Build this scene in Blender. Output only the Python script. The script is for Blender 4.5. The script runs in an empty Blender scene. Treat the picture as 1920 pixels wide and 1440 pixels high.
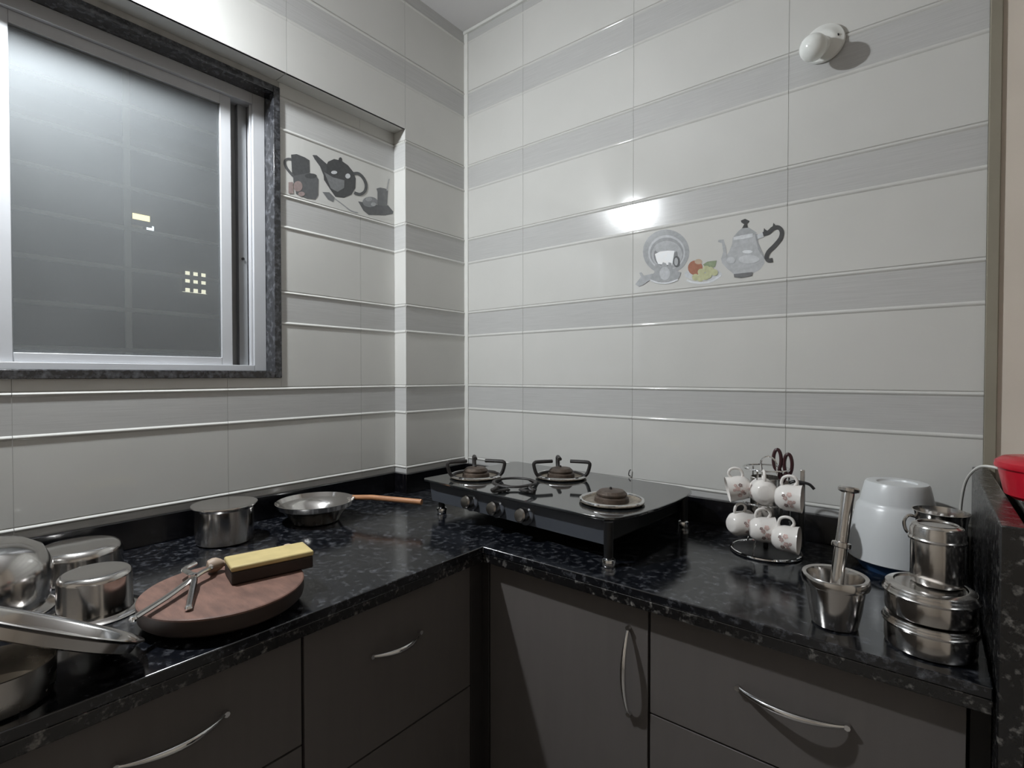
import bpy, bmesh, math, random
from mathutils import Vector, Matrix
random.seed(7)
scene = bpy.context.scene
COL = scene.collection

# ------------------------------------------------------------------ camera
cam_data = bpy.data.cameras.new('camera')
cam_data.sensor_width = 36.0
cam_data.lens = 971.0 / 1920.0 * 36.0
cam_data.clip_start = 0.02
cam = bpy.data.objects.new('camera', cam_data)
COL.objects.link(cam)
cam.location = (0, 0, 1.297)
cam.rotation_euler = (math.radians(89.0), 0, math.radians(38.77))
scene.camera = cam

# ------------------------------------------------------------------ world (night), exposure
world = bpy.data.worlds.new('night')
scene.world = world
world.use_nodes = True
world.node_tree.nodes['Background'].inputs[0].default_value = (0.010, 0.012, 0.018, 1)
world.node_tree.nodes['Background'].inputs[1].default_value = 0.6
scene.view_settings.view_transform = 'Standard'
scene.view_settings.look = 'None'
scene.view_settings.exposure = 0.45
scene.view_settings.gamma = 1.0
scene.view_settings.use_curve_mapping = False
scene.cycles.caustics_reflective = False
scene.cycles.caustics_refractive = False
scene.cycles.max_bounces = 8
scene.cycles.adaptive_threshold = 0.02
LAMP_STRENGTH = 2150.0      # the lit bulb above the window (see lamp builder)

# ------------------------------------------------------------------ materials
MATS = {}
def new_mat(name):
    m = bpy.data.materials.new(name)
    m.use_nodes = True
    nt = m.node_tree
    return m, nt, nt.nodes['Principled BSDF']

def mat(name, col, rough=0.5, metal=0.0, var=0.06, scale=12.0, bump=0.0, bscale=60.0, stretch=None, spec=None, coat=0.0):
    """plain surface whose colour is broken up by a little noise"""
    if name in MATS: return MATS[name]
    m, nt, b = new_mat(name)
    N, L = nt.nodes, nt.links
    tc = N.new('ShaderNodeTexCoord')
    vec = tc.outputs['Object']
    if stretch:
        mp = N.new('ShaderNodeMapping'); mp.inputs['Scale'].default_value = stretch
        L.new(vec, mp.inputs[0]); vec = mp.outputs[0]
    no = N.new('ShaderNodeTexNoise'); no.inputs['Scale'].default_value = scale; no.inputs['Detail'].default_value = 4
    L.new(vec, no.inputs['Vector'])
    cr = N.new('ShaderNodeValToRGB')
    cr.color_ramp.elements[0].position = 0.3; cr.color_ramp.elements[1].position = 0.7
    cr.color_ramp.elements[0].color = (*[max(0, c * (1 - var)) for c in col], 1)
    cr.color_ramp.elements[1].color = (*[min(1, c * (1 + var)) for c in col], 1)
    L.new(no.outputs['Fac'], cr.inputs[0])
    L.new(cr.outputs[0], b.inputs['Base Color'])
    b.inputs['Roughness'].default_value = rough
    b.inputs['Metallic'].default_value = metal
    if spec is not None: b.inputs['Specular IOR Level'].default_value = spec
    if coat: b.inputs['Coat Weight'].default_value = coat; b.inputs['Coat Roughness'].default_value = 0.05
    if bump:
        n2 = N.new('ShaderNodeTexNoise'); n2.inputs['Scale'].default_value = bscale; n2.inputs['Detail'].default_value = 3
        L.new(vec, n2.inputs['Vector'])
        bp = N.new('ShaderNodeBump'); bp.inputs['Strength'].default_value = bump; bp.inputs['Distance'].default_value = 0.002
        L.new(n2.outputs['Fac'], bp.inputs['Height']); L.new(bp.outputs[0], b.inputs['Normal'])
    MATS[name] = m
    return m

def lin(v): v /= 255.0; return v / 12.92 if v <= 0.04045 else ((v + 0.055) / 1.055) ** 2.4

def granite(name, fleck_lo=0.60, fleck_hi=0.72, base=(0.006, 0.007, 0.010), fleck=(0.17, 0.18, 0.19), rough=0.10):
    m, nt, b = new_mat(name)
    N, L = nt.nodes, nt.links
    tc = N.new('ShaderNodeTexCoord')
    vo = N.new('ShaderNodeTexVoronoi'); vo.inputs['Scale'].default_value = 95
    no = N.new('ShaderNodeTexNoise'); no.inputs['Scale'].default_value = 62; no.inputs['Detail'].default_value = 5; no.inputs['Roughness'].default_value = .65
    L.new(tc.outputs['Object'], no.inputs['Vector']); L.new(tc.outputs['Object'], vo.inputs['Vector'])
    cr = N.new('ShaderNodeValToRGB')
    cr.color_ramp.elements[0].position = fleck_lo; cr.color_ramp.elements[1].position = fleck_hi
    cr.color_ramp.elements[0].color = (*base, 1); cr.color_ramp.elements[1].color = (*fleck, 1)
    L.new(no.outputs['Fac'], cr.inputs[0])
    mx = N.new('ShaderNodeMix'); mx.data_type = 'RGBA'; mx.blend_type = 'MULTIPLY'; mx.inputs['Factor'].default_value = 0.5
    bw = N.new('ShaderNodeRGBToBW'); L.new(vo.outputs['Color'], bw.inputs[0])
    L.new(cr.outputs[0], mx.inputs[6]); L.new(bw.outputs[0], mx.inputs[7])
    b.inputs['IOR'].default_value = 1.75
    L.new(mx.outputs[2], b.inputs['Base Color'])
    r2 = N.new('ShaderNodeMapRange'); r2.inputs['To Min'].default_value = rough * .6; r2.inputs['To Max'].default_value = rough * 1.8
    L.new(no.outputs['Fac'], r2.inputs['Value']); L.new(r2.outputs[0], b.inputs['Roughness'])
    MATS[name] = m
    return m

def steel(name, col=(0.62, 0.60, 0.58), rough=0.17, aniso=0.0):
    if name in MATS: return MATS[name]
    m, nt, b = new_mat(name)
    N, L = nt.nodes, nt.links
    tc = N.new('ShaderNodeTexCoord')
    mp = N.new('ShaderNodeMapping'); mp.inputs['Scale'].default_value = (9, 9, 14)
    L.new(tc.outputs['Object'], mp.inputs[0])
    no = N.new('ShaderNodeTexNoise'); no.inputs['Scale'].default_value = 3; no.inputs['Detail'].default_value = 3
    L.new(mp.outputs[0], no.inputs['Vector'])
    r = N.new('ShaderNodeMapRange'); r.inputs['To Min'].default_value = rough * .92; r.inputs['To Max'].default_value = rough * 1.08
    L.new(no.outputs['Fac'], r.inputs['Value']); L.new(r.outputs[0], b.inputs['Roughness'])
    b.inputs['Base Color'].default_value = (*col, 1)
    b.inputs['Metallic'].default_value = 1
    MATS[name] = m
    return m

# tiles: glazed ceramic, plain field and a grey streaked band
def tile_mats():
    m, nt, b = new_mat('tile_field'); N, L = nt.nodes, nt.links
    tc = N.new('ShaderNodeTexCoord'); no = N.new('ShaderNodeTexNoise'); no.inputs['Scale'].default_value = 5; no.inputs['Detail'].default_value = 3
    L.new(tc.outputs['Object'], no.inputs['Vector'])
    cr = N.new('ShaderNodeValToRGB'); cr.color_ramp.elements[0].color = (.60, .60, .575, 1); cr.color_ramp.elements[1].color = (.67, .665, .64, 1)
    L.new(no.outputs['Fac'], cr.inputs[0]); L.new(cr.outputs[0], b.inputs['Base Color'])
    b.inputs['Roughness'].default_value = 0.07
    n2 = N.new('ShaderNodeTexNoise'); n2.inputs['Scale'].default_value = 7; n2.inputs['Detail'].default_value = 1
    L.new(tc.outputs['Object'], n2.inputs['Vector'])
    bp = N.new('ShaderNodeBump'); bp.inputs['Strength'].default_value = .10; bp.inputs['Distance'].default_value = .004
    L.new(n2.outputs['Fac'], bp.inputs['Height']); L.new(bp.outputs[0], b.inputs['Normal'])
    MATS['tile_field'] = m
    m, nt, b = new_mat('tile_band'); N, L = nt.nodes, nt.links
    tc = N.new('ShaderNodeTexCoord'); mp = N.new('ShaderNodeMapping'); mp.inputs['Scale'].default_value = (6, 6, 260)
    L.new(tc.outputs['Object'], mp.inputs[0])
    no = N.new('ShaderNodeTexNoise'); no.inputs['Scale'].default_value = 1.5; no.inputs['Detail'].default_value = 4
    L.new(mp.outputs[0], no.inputs['Vector'])
    cr = N.new('ShaderNodeValToRGB'); cr.color_ramp.elements[0].position = .3; cr.color_ramp.elements[1].position = .7
    cr.color_ramp.elements[0].color = (.49, .49, .482, 1); cr.color_ramp.elements[1].color = (.555, .555, .545, 1)
    L.new(no.outputs['Fac'], cr.inputs[0]); L.new(cr.outputs[0], b.inputs['Base Color'])
    b.inputs['Roughness'].default_value = 0.16
    bp = N.new('ShaderNodeBump'); bp.inputs['Strength'].default_value = .12; bp.inputs['Distance'].default_value = .0006
    L.new(no.outputs['Fac'], bp.inputs['Height']); L.new(bp.outputs[0], b.inputs['Normal'])
    MATS['tile_band'] = m
tile_mats()

def emit(name, col, strength):
    m, nt, b = new_mat(name)
    b.inputs['Base Color'].default_value = (*col, 1)
    b.inputs['Emission Color'].default_value = (*col, 1)
    b.inputs['Emission Strength'].default_value = strength
    no = nt.nodes.new('ShaderNodeTexNoise'); no.inputs['Scale'].default_value = 30
    nt.links.new(no.outputs['Fac'], b.inputs['Roughness'])
    MATS[name] = m
    return m

def hazy_glass(name, haze=0.10, tint=(0.92, 0.95, 0.95)):
    """window pane: clear, mirror-like at grazing angles, with lens-flare haze put in as diffuse colour"""
    m = bpy.data.materials.new(name); m.use_nodes = True
    nt = m.node_tree; N, L = nt.nodes, nt.links
    N.remove(N['Principled BSDF'])
    out = N['Material Output']
    tr = N.new('ShaderNodeBsdfTransparent'); tr.inputs[0].default_value = (*tint, 1)
    gl = N.new('ShaderNodeBsdfGlossy'); gl.inputs['Roughness'].default_value = 0.02
    df = N.new('ShaderNodeBsdfDiffuse'); df.inputs[0].default_value = (.62, .66, .68, 1)
    fr = N.new('ShaderNodeFresnel'); fr.inputs[0].default_value = 1.5
    tc = N.new('ShaderNodeTexCoord'); no = N.new('ShaderNodeTexNoise'); no.inputs['Scale'].default_value = 2.5; no.inputs['Detail'].default_value = 5
    L.new(tc.outputs['Object'], no.inputs['Vector'])
    mr = N.new('ShaderNodeMapRange'); mr.inputs['To Min'].default_value = haze * .6; mr.inputs['To Max'].default_value = haze * 1.4
    L.new(no.outputs['Fac'], mr.inputs['Value'])
    m1 = N.new('ShaderNodeMixShader'); m2 = N.new('ShaderNodeMixShader')
    L.new(mr.outputs[0], m1.inputs[0]); L.new(tr.outputs[0], m1.inputs[1]); L.new(df.outputs[0], m1.inputs[2])
    L.new(fr.outputs[0], m2.inputs[0]); L.new(m1.outputs[0], m2.inputs[1]); L.new(gl.outputs[0], m2.inputs[2])
    L.new(m2.outputs[0], out.inputs['Surface'])
    MATS[name] = m
    return m

GRANITE = granite('black_granite', .52, .74, fleck=(.115, .12, .135), rough=.13)
GRANITE_DARK = granite('dark_granite', .60, .80, base=(.005, .005, .007), fleck=(.05, .05, .06), rough=.15)
GRANITE_EDGE = granite('speckled_granite', .57, .68, base=(.007, .007, .008), fleck=(.24, .23, .215), rough=.22)
GRANITE_FRAME = granite('grey_granite', .45, .70, base=(.022, .023, .027), fleck=(.13, .135, .15), rough=.14)
STEEL = steel('polished_steel', rough=.16)
STEEL_DULL = steel('brushed_steel', col=(.56, .54, .51), rough=.27)
CHROME = steel('chrome', col=(.80, .80, .80), rough=.08)
DARKSTEEL = steel('dark_steel', col=(.36, .34, .32), rough=.2)
ALU = mat('white_aluminium', (.52, .53, .55), .35, 0, .03, 8)
ALU_GREY = mat('grey_aluminium', (.34, .35, .36), .35, .3, .05, 8)
PLASTER = mat('cream_plaster', (.68, .61, .53), .8, 0, .04, 4, .15, 40)
CEIL = mat('ceiling_paint', (.70, .69, .69), .8, 0, .03, 4, .1, 50)
WHITE_CEMENT = mat('white_cement', (.74, .74, .71), .5, 0, .04, 20)
GROUT = mat('grout', (.46, .45, .43), .9, 0, .1, 30)
LAMINATE = mat('brown_grey_laminate', (.118, .108, .103), .40, 0, .03, 60, stretch=(1, 1, .1), spec=.35)
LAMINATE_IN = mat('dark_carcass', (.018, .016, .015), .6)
FLOORM = mat('floor_tile', (.30, .28, .26), .3, 0, .08, 6)
BLACK = mat('black_enamel', (.010, .010, .011), .35, 0, .2, 20)
GLASS_TOP = mat('black_glass', (.022, .024, .025), .05, 0, .1, 10, coat=.6)
GLASS_TOP.node_tree.nodes['Principled BSDF'].inputs['IOR'].default_value = 2.2
PANEL = mat('stove_panel', (.105, .115, .135), .22, .25, .05, 10)
IRON = mat('sooty_iron', (.020, .017, .016), .55, 0, .35, 60, .5, 120)
BRASS_SOOT = mat('burnt_brass', (.085, .062, .048), .5, .35, .35, 70, .5, 150)
TRAYM = mat('stained_tray', (.30, .26, .21), .38, .7, .45, 55)
CERAMIC = mat('white_ceramic', (.80, .77, .74), .14, 0, .03, 10)
PRINT_RED = mat('dusty_pink_print', (.58, .42, .39), .2, 0, .3, 90)
PRINT_DARK = mat('grey_brown_print', (.27, .20, .19), .2, 0, .3, 90)
MAROON = mat('maroon_plastic', (.045, .014, .017), .3)
WHITE_PLASTIC = mat('white_plastic', (.66, .68, .69), .30, 0, .03, 8)
LAMP_WHITE = mat('lamp_white', (.82, .83, .80), .25, 0, .02, 8)
BLUE_PLASTIC = mat('blue_plastic', (.05, .13, .30), .35)
RED_PLASTIC = mat('red_plastic', (.52, .012, .028), .25, 0, .05, 9)
DARKRED = mat('dark_red_plastic', (.19, .008, .016), .3)
WOOD_HANDLE = mat('light_wood', (.42, .20, .095), .5, 0, .2, 14, stretch=(1, 1, 6))
WOOD_BOARD = mat('reddish_wood', (.150, .080, .060), .55, 0, .30, 9, .2, 60, stretch=(2, 7, 2))
WOOD_DARK_OR_SHADE = mat('dark_or_shaded_wood', (.024, .014, .010), .6, 0, .3, 14)  # dark wood, also the shade colour of the rolling board's sides
WOOD_KNOB = mat('pale_wood', (.36, .27, .20), .55, 0, .15, 20)
YELLOW = mat('pale_yellow_top', (.50, .40, .18), .6, 0, .16, 16, .2, 80)
CABLE = mat('white_cable', (.75, .74, .70), .4)
TRIMPAINT = mat('olive_brown_trim', (.27, .245, .19), .7, 0, .05, 8)
FRIDGEM = mat('black_fridge', (.012, .012, .015), .22, 0, .1, 5)
MATW = mat('white_mat', (.72, .70, .68), .7, 0, .04, 12)
NIGHTWALL = mat('night_house_wall', (.10, .095, .09), .9, 0, .2, .6)

# ------------------------------------------------------------------ mesh helpers
class MB:
    """collects shapes and links them as one mesh object"""
    def __init__(s): s.v = []; s.f = []; s.m = []
    def add(s, vs, fs, mi=0, M=None):
        o = len(s.v)
        s.v += [tuple(M @ Vector(p)) for p in vs] if M is not None else [tuple(p) for p in vs]
        s.f += [tuple(i + o for i in f) for f in fs]; s.m += [mi] * len(fs)
        return s
    def box(s, a, b, mi=0, M=None):
        x0, y0, z0 = [min(p, q) for p, q in zip(a, b)]; x1, y1, z1 = [max(p, q) for p, q in zip(a, b)]
        return s.add([(x0,y0,z0),(x1,y0,z0),(x1,y1,z0),(x0,y1,z0),(x0,y0,z1),(x1,y0,z1),(x1,y1,z1),(x0,y1,z1)],
              [(0,3,2,1),(4,5,6,7),(0,1,5,4),(1,2,6,5),(2,3,7,6),(3,0,4,7)], mi, M)
    def lathe(s, prof, seg=40, mi=0, M=None, mis=None):
        vs = []; fs = []; ms = []; rows = []
        for r, z in prof:
            if r < 1e-6: rows.append([len(vs)]); vs.append((0, 0, z))
            else:
                rows.append(list(range(len(vs), len(vs) + seg)))
                vs += [(r * math.cos(2*math.pi*k/seg), r * math.sin(2*math.pi*k/seg), z) for k in range(seg)]
        for i in range(len(rows) - 1):
            a, b = rows[i], rows[i + 1]; q = mis[i] if mis else mi
            for k in range(seg):
                k2 = (k + 1) % seg
                if len(a) == 1 and len(b) == 1: continue
                if len(a) == 1: fs.append((a[0], b[k], b[k2]))
                elif len(b) == 1: fs.append((a[k2], a[k], b[0]))
                else: fs.append((a[k], b[k], b[k2], a[k2]))
                ms.append(q)
        o = len(s.v)
        s.v += [tuple(M @ Vector(p)) for p in vs] if M is not None else vs
        s.f += [tuple(i + o for i in f) for f in fs]; s.m += ms
        return s
    def tube(s, pts, r, seg=10, mi=0, M=None, closed=False, flat=None):
        """round bar along a path; r may be a list; flat squeezes the section along z"""
        pts = [Vector(p) for p in pts]; n = len(pts)
        rs = r if isinstance(r, (list, tuple)) else [r] * n
        vs = []; fs = []; up = Vector((0, 0, 1)); prev = None
        for i, p in enumerate(pts):
            a = pts[i-1] if (i or closed) else p; b = pts[(i+1) % n] if (i < n-1 or closed) else p
            t = (b - a).normalized()
            if prev is None:
                e = up if abs(t.dot(up)) < .9 else Vector((1, 0, 0))
                nx = t.cross(e).normalized()
            else:
                nx = (prev - t * prev.dot(t)).normalized()
            prev = nx; ny = t.cross(nx)
            for k in range(seg):
                c, d = math.cos(2*math.pi*k/seg), math.sin(2*math.pi*k/seg)
                vs.append(p + nx * c * rs[i] + ny * d * rs[i] * (flat or 1))
        for i in range(n if closed else n - 1):
            for k in range(seg):
                a = i*seg + k; b = i*seg + (k+1) % seg; j = ((i+1) % n) * seg
                fs.append((a, b, j + (k+1) % seg, j + k))
        if not closed:
            fs.append(tuple(range(seg-1, -1, -1))); fs.append(tuple((n-1)*seg + k for k in range(seg)))
        return s.add(vs, fs, mi, M)
    def prism(s, poly, z0, z1, mi=0, M=None):
        n = len(poly)
        vs = [(x, y, z0) for x, y in poly] + [(x, y, z1) for x, y in poly]
        fs = [tuple(range(n-1, -1, -1)), tuple(range(n, 2*n))] + [(i, (i+1) % n, n + (i+1) % n, n + i) for i in range(n)]
        return s.add(vs, fs, mi, M)
    def build(s, name, mats, parent=None, smooth=35, bevel=0, segs=2):
        me = bpy.data.meshes.new(name)
        me.from_pydata([tuple(p) for p in s.v], [], s.f)
        for m in (mats if isinstance(mats, (list, tuple)) else [mats]): me.materials.append(m)
        me.polygons.foreach_set('material_index', s.m)
        bm = bmesh.new(); bm.from_mesh(me); bmesh.ops.recalc_face_normals(bm, faces=bm.faces); bm.to_mesh(me); bm.free()
        if smooth:
            me.polygons.foreach_set('use_smooth', [True] * len(me.polygons))
            me.set_sharp_from_angle(angle=math.radians(smooth))
        me.update()
        o = bpy.data.objects.new(name, me); COL.objects.link(o)
        if parent is not None: o.parent = parent
        if bevel:
            bv = o.modifiers.new('bevel', 'BEVEL'); bv.width = bevel; bv.segments = segs; bv.limit_method = 'ANGLE'
        return o

def tag(o, label, cat, group=None):
    o['label'] = label; o['category'] = cat
    if group: o['group'] = group
    return o
def thing(name, label, cat, loc=(0,0,0), rz=0, group=None):
    o = bpy.data.objects.new(name, None); COL.objects.link(o)
    o.location = loc; o.rotation_euler = (0, 0, rz); o.empty_display_size = .05
    return tag(o, label, cat, group)
def structure(o, label=None):
    o['kind'] = 'structure'
    if label: o['label'] = label
    return o
def part_label(o, label): o['label'] = label; return o
def arc(cx, cy, r, a0, a1, n): return [(cx + r*math.cos(math.radians(a0+(a1-a0)*i/n)), cy + r*math.sin(math.radians(a0+(a1-a0)*i/n))) for i in range(n+1)]
def smooth_path(pts, k=6):
    pts = [Vector(p) for p in pts]; out = []; n = len(pts)
    for i in range(n - 1):
        p0, p1, p2, p3 = pts[max(i-1,0)], pts[i], pts[i+1], pts[min(i+2,n-1)]
        for j in range(k):
            t = j / k
            out.append(.5*((2*p1)+(p2-p0)*t+(2*p0-5*p1+4*p2-p3)*t*t+(3*p1-p0-3*p2+p3)*t**3))
    out.append(pts[-1]); return out
def RZ(deg): return Matrix.Rotation(math.radians(deg), 4, 'Z')
def RX(deg): return Matrix.Rotation(math.radians(deg), 4, 'X')
def RY(deg): return Matrix.Rotation(math.radians(deg), 4, 'Y')
def T(x, y, z): return Matrix.Translation((x, y, z))
def align(axis):
    """rotation taking +Z to the given direction"""
    return Vector(axis).normalized().to_track_quat('Z', 'Y').to_matrix().to_4x4()

# ------------------------------------------------------------------ room shell
YF, XP, XR, ZC = 1.56, -1.5035, -1.569, 2.705        # tiled faces: front wall, pillar/beam, recessed wall; ceiling
ZCOUNT = 0.86                                          # worktop
WIN_Y, WIN_Z0, WIN_Z1, BEAM_Z, PIL_Y = 0.807, 1.288, 2.180, 2.199, 1.247
YB, XB = -1.7, 1.35                                   # back of the room
TH = 0.008                                            # tile thickness

floor = structure(MB().box((-1.75, YB, -.08), (XB, YF + .2, 0)).build('floor', FLOORM, smooth=0))
ceiling = structure(MB().box((-1.75, YB, ZC), (XB, YF + .2, ZC + .1)).build('ceiling', CEIL, smooth=0))
wall_front = structure(MB().box((XP - .25, YF + .0012, 0), (XB, YF + .2, ZC)).build('wall_front', GROUT, smooth=0))
wb = MB()
WLY = -0.43                                            # left end of the window opening
bx0, bx1 = XR - .20, XR - .0012
wb.box((bx0, YB, 0), (bx1, PIL_Y, WIN_Z0)); wb.box((bx0, WIN_Y, WIN_Z0), (bx1, PIL_Y, WIN_Z1))
wb.box((bx0, YB, WIN_Z0), (bx1, WLY, WIN_Z1)); wb.box((bx0, YB, WIN_Z1), (bx1, PIL_Y, ZC))
wb.box((bx0, PIL_Y + .0012, 0), (XP - .0012, YF + TH, ZC)); wb.box((bx1, YB, BEAM_Z + .0012), (XP - .0012, PIL_Y + TH, ZC))
wall_left = structure(wb.build('wall_left', GROUT, smooth=0))
structure(MB().box((-1.75, YB - .12, 0), (XB, YB, ZC)).build('wall_back', PLASTER, smooth=0))
structure(MB().box((XB, YB - .12, 0), (XB + .12, YF + .2, ZC)).build('wall_right', PLASTER, smooth=0))
structure(MB().box((.118, YF - .004, 0), (XB, YF + TH + .001, ZC)).build('wall_painted', PLASTER, smooth=0))
structure(MB().box((.098, YF - .012, ZCOUNT), (.119, YF + TH, ZC)).build('trim_1', TRIMPAINT, bevel=.002))
structure(MB().box((XP - .003, YF - .004, .93), (XP + .020, YF + TH, ZC)).build('trim_2', WHITE_CEMENT, bevel=.002))
structure(MB().box((XP, YF - .010, ZC - .012), (.118, YF + TH, ZC)).build('trim_3', WHITE_CEMENT, bevel=.002))

def tile_profile(z0, z1, zt):
    """(z, depth, material of the strip that starts here) of a tile whose joint line is zt: ridge, grey band, ridge, field"""
    pts = [(zt - .3 + .0008, 0, 0)]
    n = 6
    lo, hi = zt - .108, zt - .097
    pts.append((lo, 0, 0))
    for i in range(1, n): pts.append((lo + (hi-lo)*i/n, .0028*math.sin(math.pi*i/n), 0))
    pts.append((hi, 0, 1))
    lo, hi = zt - .0115, zt - .0015
    pts.append((lo, 0, 0))
    for i in range(1, n): pts.append((lo + (hi-lo)*i/n, .0030*math.sin(math.pi*i/n), 0))
    pts.append((hi, -.001, 0))
    out = []
    for i, (z, d, m) in enumerate(pts):                # clip to z0..z1
        if i and (pts[i-1][0] < z0 < z):
            a = pts[i-1]; t = (z0-a[0])/(z-a[0]); out.append((z0, a[1]+(d-a[1])*t, a[2]))
        if z0 <= z <= z1: out.append((z, d, m))
        if i < len(pts)-1 and z < z1 < pts[i+1][0]:
            b = pts[i+1]; t = (z1-z)/(b[0]-z); out.append((z1, d+(b[1]-d)*t, m)); break
    return out
def make_tile(parent, pos, a0, a1, z0, z1, zt):
    a0 += .0005; a1 -= .0005
    pr = tile_profile(z0, z1, zt)
    if len(pr) < 2: return None
    mb = MB(); n = len(pr); vs = []
    for a in (a0, a1):
        vs += [pos(a, z, TH + d) for z, d, m in pr] + [pos(a, pr[-1][0], 0), pos(a, pr[0][0], 0)]
    k = n + 2; fs = []; ms = []
    for i in range(n - 1): fs.append((i, i+1, k+i+1, k+i)); ms.append(pr[i][2])
    for i in range(n - 1, k): fs.append((i, (i+1) % k, k + (i+1) % k, k + i)); ms.append(0)
    fs.append(tuple(range(k))); ms.append(0); fs.append(tuple(range(2*k-1, k-1, -1))); ms.append(0)
    mb.v = vs; mb.f = fs; mb.m = ms
    return mb.build('tile', [MATS['tile_field'], MATS['tile_band']], parent, smooth=25)

pf = lambda a, z, d: (a, YF + TH - d, z)
pr_ = lambda a, z, d: (XR - TH + d, a, z)
pp = lambda a, z, d: (XP - TH + d, a, z)
ps = lambda a, z, d: (a, PIL_Y + TH - d, z)
ROWS = [.96 + .3*i for i in range(7)]
ZB = .932
decor_right = decor_left = None
fcols = [(XP + .020, -1.20), (-1.20, -.75), (-.75, -.30), (-.30, .098)]
for zt in ROWS:
    z0, z1 = max(ZB, zt - .3), min(ZC, zt)
    for a0, a1 in fcols:
        t = make_tile(wall_front, pf, a0, a1, z0, z1, zt)
        if abs(zt - 1.86) < .01 and a0 == -.75: decor_right = t
    pcol = [(PIL_Y, YF)]
    if zt > 2.2: pcol += [(.797, PIL_Y), (.347, .797), (-.103, .347), (-.553, -.103), (-1.003, -.553)]
    for a0, a1 in pcol:
        make_tile(wall_left, pp, a0, a1, z0 if a0 >= PIL_Y else max(z0, BEAM_Z), z1, zt)
    if z0 < BEAM_Z: make_tile(wall_left, ps, XR, XP, z0, min(z1, BEAM_Z), zt)
    zz1 = min(z1, BEAM_Z)
    if zz1 > z0:
        cols = [(WIN_Y, PIL_Y)] if abs(zt - 2.16) < .01 else [(1.098, PIL_Y), (.648, 1.098), (.198, .648), (-.252, .198), (-.702, -.252), (-1.152, -.702)]
        if abs(zt - 2.16) < .01: cols += [(.198, WIN_Y), (-.252, .198), (-.702, -.252), (-1.152, -.702)]
        for a0, a1 in cols:
            if a0 >= WIN_Y or zz1 <= WIN_Z0 or a1 <= WLY or z0 >= WIN_Z1:
                t = make_tile(wall_left, pr_, a0, a1, z0, zz1, zt)
                if abs(zt - 2.16) < .01 and a0 == WIN_Y: decor_left = t
            else:
                if a1 > WIN_Y + .01: make_tile(wall_left, pr_, WIN_Y, a1, max(z0, min(WIN_Z0, zz1)) if z0 < WIN_Z0 and False else z0, zz1, zt)
                b1 = min(a1, WIN_Y)
                if z0 < WIN_Z0: make_tile(wall_left, pr_, a0, b1, z0, min(zz1, WIN_Z0), zt)
                if zz1 > WIN_Z1: make_tile(wall_left, pr_, a0, b1, WIN_Z1, zz1, zt)
                if a0 < WLY - .01: make_tile(wall_left, pr_, a0, WLY, max(z0, WIN_Z0), min(zz1, WIN_Z1), zt)
for y0, y1 in [(.797, PIL_Y), (.347, .797), (-.103, .347), (-.553, -.103), (-1.003, -.553)]:
    MB().box((XR, y0 + .0007, BEAM_Z), (XP - .001, y1 - .0007, BEAM_Z + TH)).build('tile', MATS['tile_field'], wall_left, bevel=.001)

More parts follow.
